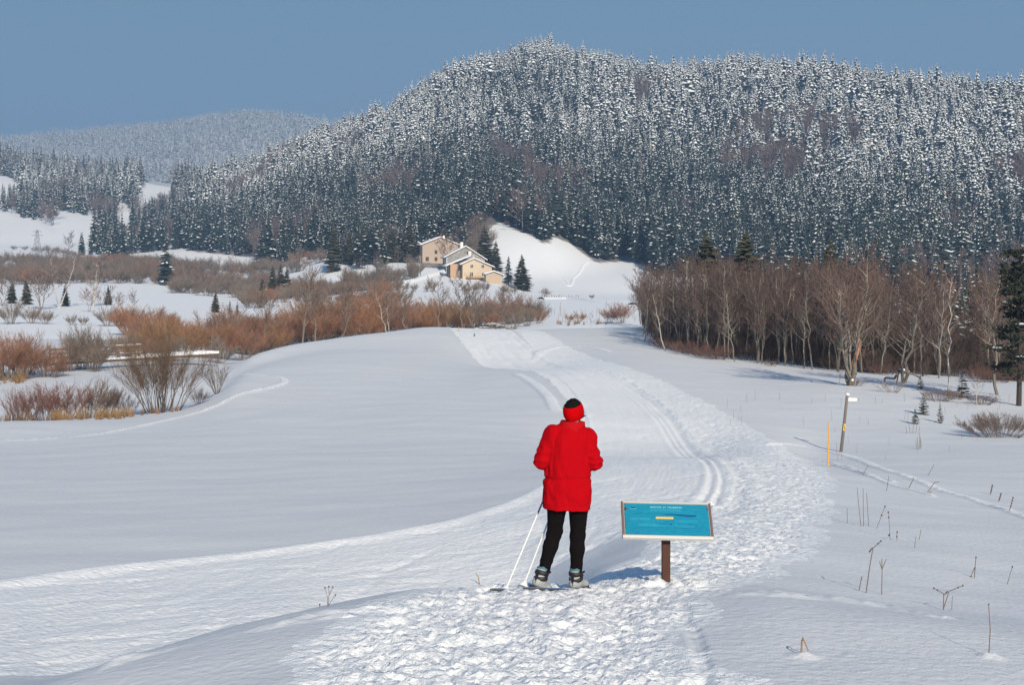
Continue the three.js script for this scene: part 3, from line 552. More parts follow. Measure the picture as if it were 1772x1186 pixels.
{ // yellow farmhouse
  const d = 446, k = perM(d), g = land(826, d), Y = (row) => EYE - (row - HOR) / k - g[1], X = (px) => (px - 826) / k, yb = Y(484);
  const t = thing('farmhouse', 'yellow rendered gable farmhouse with balcony and small garage at its side', 'house', [g[0], g[1], -d], .16);
  const w = X(852) - X(801), eL = Y(457.5), eR = Y(462), pk = Y(448.5), px = X(820);
  part('wall', gableWall(w, eL, eR, px, pk, 11), M_YELLOW, t);
  const roof = addRoof(t, w, eL, eR, px, pk, 11, .75);
  const ch = part('chimney', mergeGeometries([boxAt(.7, 1.5, .7, px + .1, pk + .5, -2.2)]), M_CHIM, roof);
  windowOn(t, X(816.5), Y(461), .95, 1.05); windowOn(t, X(835.7), Y(461.2), .95, 1.05); windowOn(t, X(836.5), Y(474.8), .95, 1.05);
  const door = windowOn(t, X(816), Y(475.5), .95, 1.55); door.name = 'balcony_door';
  const balcony = part('balcony', boxAt(X(837) - X(806), .16, 1.1, X(821.5), Y(481.6), .56), M_WOODRAIL, t);
  part('rail', mergeGeometries([boxAt(X(837) - X(806), .10, .08, X(821.5), Y(478.2), 1.04), boxAt(X(837) - X(806), .08, .06, X(821.5), Y(480), 1.04)]), M_WOODRAIL, balcony);
  for (let i = 0; i < 7; i++) part('post', boxAt(.09, Y(478.2) - Y(481.6) , .09, lerp(X(806.5), X(836.5), i / 6), (Y(478.2) + Y(481.6)) / 2, 1.04), M_WOODRAIL, balcony);
  for (const q of [809, 834]) part('support_post', boxAt(.18, 1.2, .18, X(q), Y(481.6) - .7, .95), M_WOODRAIL, balcony);
  // set-back wing with its long roof and a raking orange buttress
  const wing = part('wing', gableWall(5.6, Y(459), Y(447), 2.7, Y(444.5), 7), M_STONE_plain(), t); wing.position.set(X(801) - 1.2, 0, -4.2);
  const wr = part('wing_roof', slab(-4.1, Y(462), 4.2, Y(443.5), .16, -7.4, 1.6), M_FASCIA, t); wr.position.set(X(801) - 1.2, 0, -4.2);
  part('snow', slab(-4.15, Y(462) + .165, 4.2, Y(443.5) + .165, .32, -7.3, 1.5), M_ROOFSNOW, wr);
  const bs = new THREE.Shape([[-1.1, -1], [.25, -1], [1.25, Y(457)], [-1.1, Y(457)]].map((p) => new THREE.Vector2(...p))), bg = new THREE.ExtrudeGeometry(bs, { depth: .5, bevelEnabled: false }); bg.translate(X(786.5), 0, -2.9); part('buttress', bg, M_ORANGE, t);
  const sl = part('porch_wall', boxAt(2.6, Y(459) + 1.5, .3, X(797), (Y(459) - 1.5) / 2, -3.6), M_STONE_plain(), t);
}
function M_STONE_plain() { return (M_STONE_plain.m ||= std(.24, .21, .18, .95)); }
{ // garage
  const d = 436, k = perM(d), g = land(855, d), Y = (row) => EYE - (row - HOR) / k - g[1], X = (px) => (px - 855) / k;
  const t = thing('garage', 'low beige garage with snow-covered gable roof beside the yellow farmhouse', 'garage', [g[0], g[1], -d], .12);
  part('wall', gableWall(X(869) - X(841), Y(475), Y(476.5), X(855), Y(470.8), 6), M_GARAGE, t); addRoof(t, X(869) - X(841), Y(475), Y(476.5), X(855), Y(470.8), 6, .45);
  part('garage_door', boxAt(2.6, 2.1, .08, .1, Y(487) + .6, .045), std(.46, .35, .25, .8), t);
}
{ // grey stone barn
  const d = 466, k = perM(d), g = land(806, d), Y = (row) => EYE - (row - HOR) / k - g[1], X = (px) => (px - 806) / k, w = X(839) - X(772);
  const t = thing('stone_barn', 'large grey fieldstone barn with broad snowy gable behind the yellow farmhouse', 'barn', [g[0], g[1], -d], .14);
  const geo = gableWall(w, Y(445), Y(449), X(806), Y(427.5), 14);
  // rough masonry colours on a finely divided front
  const N = 70, P = [], C = [], R = rng(9);
  const inside = (x, y) => y < (x < 0 ? lerp(Y(445), Y(427.5), (x + w / 2) / (w / 2)) : lerp(Y(427.5), Y(449), x / (w / 2))) - .02;
  part('wall', geo, std(.30, .29, .275, .95), t);
  for (let k2 = 0; k2 < 420; k2++) { const x = (R() - .5) * w * .97, y = lerp(Y(472), Y(428), R()), s = .18 + .28 * R(); if (!inside(x - s, y + s * .6) || !inside(x + s, y + s * .6)) continue; const v = .20 + .22 * R(), mb = [x - s, x + s * (.8 + .3 * R()), y - s * .55, y + s * .5]; P.push(mb); C.push([v, v * .97, v * .92]); }
  const st = new MB(); P.forEach((b, i) => st.box(b[0], b[1], b[2], b[3], -.05, .03 + .002 * (i % 23), C[i]));
  tag(part('stonework', st.geo(), M_STONE, t), null, null, null, 'stuff');
  const roof = addRoof(t, w, Y(445), Y(449), X(806), Y(427.5), 14, .8);
  part('chimney', boxAt(.9, 2.2, .9, X(800.5), Y(424.6), -3), M_WHITE, roof); part('chimney', boxAt(1, 1.2, .8, X(812.3), Y(438.3), .9), M_WHITE, roof); part('chimney_pot', boxAt(.5, .6, .5, X(809.6), Y(435.4), .9), M_POT, roof);
  part('corner_post', boxAt(.35, Y(446) + 1, .2, X(773), (Y(446) - 1) / 2, .12), std(.45, .5, .55, .7), t);
}
{ // upper house
  const d = 492, k = perM(d), g = land(762, d), Y = (row) => EYE - (row - HOR) / k - g[1], X = (px) => (px - 762) / k, w = X(793) - X(731);
  const t = thing('upper_house', 'tall beige house with dark red windows standing highest among the farm buildings', 'house', [g[0], g[1], -d], .2);
  part('wall', gableWall(w, Y(424), Y(424), 0, Y(411.5), 12), M_BEIGE, t); const roof = addRoof(t, w, Y(424), Y(424), 0, Y(411.5), 12, .7);
  part('chimney', boxAt(.7, 1.5, .7, X(769.5), Y(411.5), -2), M_WHITE, roof); part('chimney_pot', boxAt(.4, .8, .4, X(770.8), Y(413), -1.6), M_POT, roof);
  for (const [x, y, ww, hh] of [[754.5, 436.5, .8, 1.1], [739.3, 448.5, .95, 1.25], [754.5, 448.8, .85, 1.15], [772, 448.8, .85, 1.15], [757, 419.5, .4, .5]]) windowOn(t, X(x), Y(y), ww, hh, M_SHUTTER, ww > .5);
}
{ // shed
  const d = 440, k = perM(d), g = land(717, d), Y = (row) => EYE - (row - HOR) / k - g[1], X = (px) => (px - 717) / k;
  const t = thing('shed', 'small blue-grey shed half buried in snow beside the utility poles', 'shed', [g[0], g[1], -d], .3);
  part('wall', gableWall(2.7, Y(463.5), Y(463), 0, Y(459), 2.6), M_SHED, t); addRoof(t, 2.7, Y(463.5), Y(463), 0, Y(459), 2.6, .25);
  part('door', boxAt(.8, 1.4, .06, .3, .5, .035), std(.13, .17, .22, .8), t);
}
{ // twin utility poles
  const d = 442, g = land(726, d), k = perM(d), mb = new MB(), H = 30 / k * 1.25, br = new MB();
  const t = thing('utility_pole', 'pair of joined grey wooden utility poles leaning together by the shed', 'utility pole', g);
  mb.stick([-1.0, -.3, 0], [0, H, 0], .11, .09, 7, [.30, .28, .26]); part('pole', mb.geo(), M_BARK, t);
  const m2 = new MB(); m2.stick([.35, -.3, 0], [.22, H, 0], .11, .09, 7, [.32, .30, .28]); part('pole', m2.geo(), M_BARK, t);
  br.box(-.5, .7, H - .45, H - .3, -.06, .06, [.25, .23, .21]); part('crossarm', br.geo(), M_BARK, t);
}
// picket fence below the upper house
{
  const mb = [], t = thing('garden_fence', 'dark wooden picket fence in front of the tall beige house', 'fence', land(752, 480));
  const o = t.position; for (let i = 0; i < 40; i++) { const g = land(lerp(729, 770, i / 39), 480); part('picket', (i ? mb[0] : (mb[0] = boxAt(.14, 1.7, .06, 0, .75, 0))), M_FENCE(), t).position.set(g[0] - o.x, g[1] - o.y, g[2] - o.z); }
  part('rail', boxAt(XW(770, 480) - XW(729, 480), .12, .05, XW(749.5, 480) - o.x, 1.0, -.06), M_FENCE(), t);
}
function M_FENCE() { return (M_FENCE.m ||= std(.10, .095, .10, .9)); }
{ // lattice pylons
  const pylon = (px, d, H, label) => {
    const g = land(px, d), mb = new MB(), t = thing('lattice_pylon', label, 'pylon', g), c = [.26, .28, .31], wv = (y) => lerp(.13, .02, y) * H, bars = new MB(), arms = new MB();
    for (const [a, b] of [[-1, -1], [1, -1], [1, 1], [-1, 1]]) mb.stick([a * wv(0), -.5, b * wv(0)], [a * wv(1), H, b * wv(1)], .14, .09, 4, c);
    part('leg_frame', mb.geo(), M_BARK, t);
    for (let i = 0; i < 7; i++) { const y0 = i / 7, y1 = (i + 1) / 7; for (const s of [-1, 1]) { bars.stick([-wv(y0), y0 * H, s * wv(y0)], [wv(y1), y1 * H, s * wv(y1)], .08, .08, 3, c); bars.stick([wv(y0), y0 * H, s * wv(y0)], [-wv(y1), y1 * H, s * wv(y1)], .08, .08, 3, c); } }
    part('bracing', bars.geo(), M_BARK, t);
    for (const [y, l] of [[.84, .16], [.95, .12]]) arms.stick([-l * H, y * H, 0], [l * H, y * H, 0], .12, .12, 4, c); part('crossarm', arms.geo(), M_BARK, t);
  };
  pylon(65, 610, 15.5, 'grey lattice pylon on the snowy meadow at the valley side'); pylon(246, 1020, 16, 'distant grey lattice pylon in the small high clearing');
}
// fence posts along the lane below the meadow
{ let p0; for (let i = 0; i < 16; i++) { const g = land(938 + i * 4.2, 378); if (!p0) { p0 = top('fence_post', boxAt(.16, 1.2, .16, 0, .4, 0), M_FENCE(), 'short dark fence post in the row edging the lane below the meadow', 'post', 'fence posts along the lane'); p0.position.set(...g); } else dup(p0, null, g, 0, [1, .7 + .5 * ((i * 37) % 10) / 10, 1]); } }
// ---------------------------------------------------------------- single conifers
const SPRUCE = { light: 0, bare: 0 };
const conProto = {};
function placeConifer(kind, v, px, d, rowTop, label, wide = 1, group, name = 'spruce') {
  const g = land(px, d), H = (rowOf2(px, d) - rowTop) / FOC * d, key = kind + v + name; let o;
  if (!conProto[key]) o = conProto[key] = conifer(kind, v, name, label, group); else { o = dup(conProto[key], label, [0, 0, 0], 0, 1, name); if (group) o.userData.group = group; else delete o.userData.group; }
  o.position.set(...g); o.rotation.y = px * 1.7; o.scale.set(H * wide, H, H * wide); return o;
}
const rowOf2 = (px, d) => HOR + (EYE - land(px, d)[1]) / d * FOC;
placeConifer('bare', 0, 838, 476, 389, 'tall dark spruce rising behind the stone barn roof', 1.7);
placeConifer('bare', 1, 858, 468, 416, 'slim dark spruce beside the tall one behind the barn', 1.5);
placeConifer('light', 0, 880, 446, 443, 'small spruce between the farmhouse garage and the wide dark spruce', 1.5);
placeConifer('bare', 2, 903, 436, 440, 'wide dark spruce on the knoll edge past the garage', 1.75);
placeConifer('light', 1, 784, 520, 388, 'dusted spruce behind the roof of the tall beige house', 1.5);
placeConifer('light', 2, 803, 515, 384, 'taller dusted spruce above the stone barn chimney', 1.6);
for (const [i, px, d, t] of [[0, 472, 395, 458], [1, 486, 392, 455], [2, 497, 390, 460]]) placeConifer('bare', i, px, d, t, ['first of three dark spruces clustered beside the valley lane', 'tallest of three dark spruces clustered beside the valley lane', 'last of three dark spruces clustered beside the valley lane'][i], 1.2);
placeConifer('light', 3, 288, 430, 405, 'tall spruce standing alone before the pale valley meadow', 1.25);
for (const [px, d, t, l] of [[22, 300, 482, 'small dark spruce on the snowfield edge, first of the row'], [46, 295, 480, 'small spruce second along the snowfield row'], [113, 290, 492, 'small spruce beside the grey birch clump on the snowfield'], [188, 300, 494, 'stubby spruce near the bare saplings on the snowfield'], [374, 262, 503, 'dark little spruce alone on the white knoll'], [398, 250, 519, 'low snow-covered spruce beside the little dark one'], [411, 249, 521, 'lowest snow-covered spruce on the white knoll'], [455, 330, 478, 'tiny spruce near the three clustered spruces']]) placeConifer(px > 390 && px < 420 ? 'mid' : 'bare', px % 3, px, d, t, l, 1.35, undefined, 'small_spruce');
for (let i = 0; i < 17; i++) { const px = 578 + i * 8.6 + 5 * Math.sin(i * 3.1), d = 478 + 34 * Math.abs(Math.sin(i * 1.9)) + (px > 690 ? 14 : 0), z = px < 640 ? 'beside the pale snow slope' : 'close before the tall beige house'; const o = placeConifer(i % 3 ? 'light' : 'bare', (i * 2) % 3, px, d, 372 + 26 * Math.abs(Math.sin(i * 2.7)) + (i < 3 ? 14 : 0), 'tall dark spruce of the grove ' + z, 1.25 + .3 * Math.abs(Math.sin(i)), 'dark grove spruces ' + z, 'grove_spruce'); }
// in and before the birch wood
placeConifer('bare', 0, 1222, 138, 399, 'olive-green spruce rising above the birch wood, next to its open end', 1.9);
placeConifer('bare', 1, 1290, 135, 398, 'broad olive-green spruce topping the middle of the birch wood', 1.9);
placeConifer('bare', 2, 1437, 135, 412, 'olive-green spruce behind the big forked tree', 1.6);
placeConifer('bare', 0, 1510, 128, 468, 'dark spruce half hidden in the birch twigs', 1.3);
for (const [px, d, t, l] of [[1590, 122, 470, 'dark spruce at the thinner end of the birch wood'], [1645, 118, 478, 'dark snowy-boughed spruce behind the white sapling'], [1690, 125, 455, 'tall dark spruce behind the gap with the yellow marker'], [1735, 130, 448, 'tallest dark spruce at the shaded end of the wood'], [1768, 120, 470, 'dark spruce closing the shaded end of the wood'], [1620, 132, 480, 'dusky spruce deep inside the thin end of the wood'], [1565, 130, 500, 'dusky low spruce deep inside the wood']]) placeConifer(px === 1645 ? 'mid' : 'light', px % 4, px, d, t, l, 1.35);
{ const R = rng(61); for (let i = 0; i < 46; i++) { const px = i < 30 ? 1510 + 270 * R() : 1180 + 340 * R(), d = 150 + 120 * R(), z = px > 1510 ? 'filling the shade behind the thin end of the birch wood' : 'hidden behind the thick birch twigs'; placeConifer(i % 4 ? 'light' : 'bare', i % 3, px, d, (px > 1510 ? 470 : 484) + 34 * R(), 'dark spruce ' + z, 1.3, 'dark spruces ' + z, 'backing_spruce'); } }
placeConifer('young', 1, 1664, 74, 640, 'young spruce among low brush before the wood', 1.15, undefined, 'young_spruce');
placeConifer('young', 2, 1597, 66, 682, 'bushy spruce sapling poking from the snow', 1.3, undefined, 'spruce_sapling');
placeConifer('young', 0, 1583, 62, 704, 'smallest spruce sapling in the open snow', 1.1, undefined, 'spruce_sapling');
placeConifer('young', 1, 1626, 63, 694, 'thin straggly spruce sapling in the open snow', .7, undefined, 'spruce_sapling');
placeConifer('young', 2, 1592, 79, 648, 'spruce sapling beside the forked stump at the wood edge', 1.2, undefined, 'spruce_sapling');
{ // dark pine at the edge of view
  const g = land(1762, 71), t = thing('dark_pine', 'dark pine with bare lower trunk and snow scraps on its boughs', 'pine tree', g), H = 8.2, R = rng(81), tr = new MB(), cr = new MB(), sn = new MB();
  tr.path([[0, -.1, 0], [.05, 2, 0], [-.05, 4.5, .1], [.05, H, 0]], [.14, .12, .09, .02], 7, [.05, .04, .035]);
  for (let k = 0; k < 84; k++) { const y = 1.5 + 6.3 * R(), az = R() * 6.28, L = (1.9 - .19 * (y - 1.7)) * (.5 + .6 * R()), e = [Math.cos(az) * L, y + .1 - .25 * R(), Math.sin(az) * L]; tr.stick([0, y, 0], e, .03, .012, 3, [.05, .04, .035]);
    for (let j = 0; j < 34; j++) { const f = .25 + .8 * R(), c = [e[0] * f + (R() - .5) * .5, lerp(y, e[1], f) + (R() - .4) * .3, e[2] * f + (R() - .5) * .5], a = R() * 6.28, l = .16 + .14 * R(), v = .7 + .6 * R(); cr.stick(c, [c[0] + Math.cos(a) * l, c[1] + .06 + .1 * R(), c[2] + Math.sin(a) * l], .055, 0, 3, [.022 * v, .027 * v, .016 * v]); }
    if (R() < .3) sn.blob([e[0] * .8, lerp(y, e[1], .8) + .1, e[2] * .8], .22 + .15 * R(), .06, .16, [.86, .87, .9]); }
  part('trunk', tr.geo(), M_BARK, t); const c = part('crown', cr.geo(), M_NEEDLE, t); part('snow', sn.geo(), M_TREESNOW, c);
}
// ---------------------------------------------------------------- the birch wood
{
  const R = rng(4242), tones = [[.42, .38, .33], [.34, .30, .26], [.26, .22, .19], [.38, .33, .27]];
  const protos = [0, 1, 2, 3, 4, 5, 6, 7].map((i) => bareTreeGeo(100 + i, { trunks: i % 3 === 2 ? 2 : 1, bark: tones[i % 4].map((v) => v * .42), barkTop: tones[i % 4].map((v) => v * (i % 3 ? .6 : .9)), twig: [[.108, .068, .058], [.098, .07, .06], [.115, .072, .06]][i % 3], boughs: 18, sub: 6, fine: 4, spread: .2, r: .0078, twigR: .0016, start: .3, crook: .035, up: .85, lean: .1 }));
  const front = pchip([1105, 1150, 1200, 1250, 1350, 1420, 1470, 1600, 1700, 1790], [134, 118, 110, 105, 101, 98, 94, 92, 90, 88]);
  const first = [];
  const list = [];
  for (let n = 0; n < 900 && list.length < 300; n++) {
    const px = 1108 + 690 * R(), q = Math.pow(R(), 1.25), d = front(px) + q * 34;
    if (px > 1530 && R() < .68) continue; if (px > 1668 && px < 1700) continue; if (q < .08 && px > 1420 && R() < .6) continue;
    if (list.some((t) => Math.hypot(XW(t.px, t.d) - XW(px, d), t.d - d) < .62)) continue;
    list.push({ px, d });
  }
  list.forEach((t, i) => {
    const v = (R() * 8) | 0, light = v % 4 === 0 || v % 4 === 3, g = land(t.px, t.d);
    const zone = t.px < 1260 ? 'near the open end of the leafless wood' : t.px < 1440 ? 'in the thick middle of the leafless wood' : 'in the thin end of the leafless wood';
    const edge = t.px < 1180 ? .86 : 1, H = (t.px > 1540 ? 6.6 : 6.8) * (.72 + .45 * R()) * (1 + .002 * Math.max(0, t.d - front(t.px))) * edge; let o;
    if (!first[v]) o = first[v] = bareTree(protos[v], 'birch_tree'); else o = dup(first[v], null, [0, 0, 0]);
    o.userData = { label: (light ? 'pale-barked' : 'grey-brown') + ' young birch ' + zone, category: 'birch tree', group: (light ? 'pale-barked' : 'grey-brown') + ' birches ' + zone };
    o.position.set(...g); o.rotation.set((R() - .5) * .12, R() * 6.28, (R() - .5) * .14); o.scale.set(H * (.8 + .35 * R()), H, H * (.8 + .35 * R()));
  });
  // undergrowth between the trunks
  const brush = [0, 1, 2].map((i) => bushGeo(300 + i, { stems: 30, spread: .5, twigs: 10, fine: 1, stem: [.085, .066, .058], tip: [.10, .066, .054], r: .007, tr: .004, baseR: .35 }));
  const under = tag(new THREE.Group(), 'tangled brown undergrowth filling the birch wood', 'undergrowth', null, 'stuff'); under.name = 'undergrowth'; scene.add(under);
  for (let b = 0; b < 3; b++) {
    const N = 190, im = new THREE.InstancedMesh(mergeGeometries([brush[b].stem, brush[b].crown]), M_TWIG, N), m = new THREE.Matrix4(), q = new THREE.Quaternion(); im.name = 'brushwood'; im.userData.kind = 'stuff';
    for (let i = 0; i < N; i++) { const px = 1125 + 660 * R(), deep = R(), d = front(px) + 3 + deep * 34, g = land(px, d), h = (px > 1670 && px < 1702 ? .4 : 1) * (px < 1240 && deep < .3 ? 1 : 1.5 + 2.6 * deep) * (.7 + .5 * R()); m.compose(new THREE.Vector3(...g), q.setFromAxisAngle(new THREE.Vector3(0, 1, 0), R() * 6.28), new THREE.Vector3(Math.min(h, 2.6), h, Math.min(h, 2.6))); im.setMatrixAt(i, m); }
    under.add(im);
  }
  const low = [0, 1].map((i) => bushOf(bushGeo(310 + i, { stems: 40, spread: .8, twigs: 16, fine: 2, stem: [.12, .08, .07], tip: [.14, .075, .06], tr: .005, r: .007, baseR: .5, bend: .1 }), 'low_bush', 'low brown bush at the open end of the birch wood', 'low bushes along the birch wood edge'));
  let nLow = 0; for (const [px, d, h] of [[1150, 117, 1.1], [1168, 114, 1.3], [1188, 111, 1.2], [1206, 109, 1.4], [1224, 107, 1.1], [1238, 106, 1.2], [1335, 101, .5], [1700, 89, 1.0], [1730, 90, 1.1], [1712, 92, 1.3], [1530, 95, .9]]) { const o = nLow < 2 ? low[nLow] : dup(low[nLow % 2], null, [0, 0, 0]); o.position.set(...land(px, d)); o.scale.set(h * 1.3, h, h * 1.3); o.rotation.y = px; nLow++; }
}
// ---------------------------------------------------------------- larger single broadleaf trees of the wood
const soloTree = (px, d, rowTop, label, opt, seed, name = 'bare_tree', turn = 0) => { const g = land(px, d), H = (rowOf2(px, d) - rowTop) / FOC * d, o = bareTree(bareTreeGeo(seed, opt), name, label, 'tree'); o.position.set(...g); o.rotation.y = turn; o.scale.setScalar(H); return o; };
const big = { bark: [.16, .135, .11], barkTop: [.25, .215, .18], twig: [.13, .085, .07], boughs: 24, sub: 7, fine: 4, r: .015, twigR: .0016, start: .26, spread: .27, crook: .05 };
const forked = soloTree(1470, 80, 432, 'big grey tree with several forked trunks from one base at the wood edge', { ...big, trunks: 4, lean: .32, boughs: 34, spread: .25 }, 501, 'forked_tree');
{ const mb = new MB(), H = forked.scale.x; mb.path([[.16, 1.15, .12].map((v) => v / H), [.42, 2.0, .12].map((v) => v / H), [.52, 2.75, .1].map((v) => v / H)], [.13 / H, .11 / H, .08 / H], 7, [.42, .15, .06], [.45, .22, .10]); part('split_bough', mb.geo(), M_BARK, forked); part('snow_cap', boxAt(.2 / H, .1 / H, .16 / H, .02 / H, .36 / H, .3 / H), M_TREESNOW, forked); }
soloTree(1562, 84, 470, 'grey twin-stemmed tree with low hanging boughs at the wood edge', { ...big, trunks: 2, lean: .24, r: .016 }, 502, 'bare_tree', 1);
soloTree(1640, 79, 470, 'slender white-barked birch standing before the thin end of the wood', { bark: [.45, .42, .38], barkTop: [.40, .37, .32], twig: [.15, .10, .085], boughs: 14, sub: 5, fine: 3, r: .0062, twigR: .0016, spread: .2, crook: .03 }, 503, 'white_birch');
soloTree(1726, 77, 492, 'grey broadleaf tree with open crown beside the shaded hollow', { ...big, r: .014, spread: .3, crook: .06 }, 504, 'bare_tree', 2.4);
soloTree(1152, 112, 505, 'pale leaning birch at the open end of the wood', { bark: [.45, .41, .35], barkTop: [.45, .41, .35], twig: [.14, .085, .07], lean: .3, boughs: 14, sub: 5, fine: 3, r: .009, twigR: .0016, crook: .04 }, 505, 'leaning_birch', 2.6);
soloTree(1115, 125, 482, 'thin bare tree first at the open end of the wood', { bark: [.33, .29, .25], twig: [.15, .11, .095], boughs: 16, sub: 6, fine: 3, r: .008, twigR: .0018, spread: .24 }, 506, 'thin_bare_tree');
for (const [px, d, t, s, l] of [[1690, 70, 650, 1, 'spindly white sapling beside the young spruce'], [1452, 82, 640, 2, 'spindly white sapling near the forked tree'], [1023, 150, 540, 3, 'little bare sapling alone past the bend of the trail']]) soloTree(px, d, t, l, { bark: [.5, .47, .43], barkTop: [.4, .36, .32], twig: [.22, .17, .15], boughs: 12, sub: 4, fine: 2, r: .012, twigR: .004, spread: .25 }, 510 + s, 'sapling');
{ // fallen bough with snow
  const g = land(1545, 84), t = thing('fallen_bough', 'fallen grey bough capped with snow lying at the wood edge', 'branch', g), mb = new MB(), sn = new MB();
  const P = [[-.55, .0, .1], [-.5, .3, 0], [.05, .25, .1], [.35, .75, 0], [1.0, .62, -.1], [1.7, .28, -.1]]; mb.path(P, [.05, .06, .07, .07, .06, .05], 6, [.22, .17, .14]); mb.stick(P[3], [.1, -.1, .3], .05, .04, 5, [.2, .16, .13]);
  sn.path([[-.45, .36, 0], [0, .31, .1], [.03, .30, .1]], [.06, .07, .01], 5, SNOW); sn.path([[.36, .82, 0], [.7, .78, -.05], [1.0, .69, -.1]], [.05, .08, .03], 5, SNOW); part('bough', mb.geo(), M_BARK, t); part('snow', sn.geo(), M_TREESNOW, t);
}
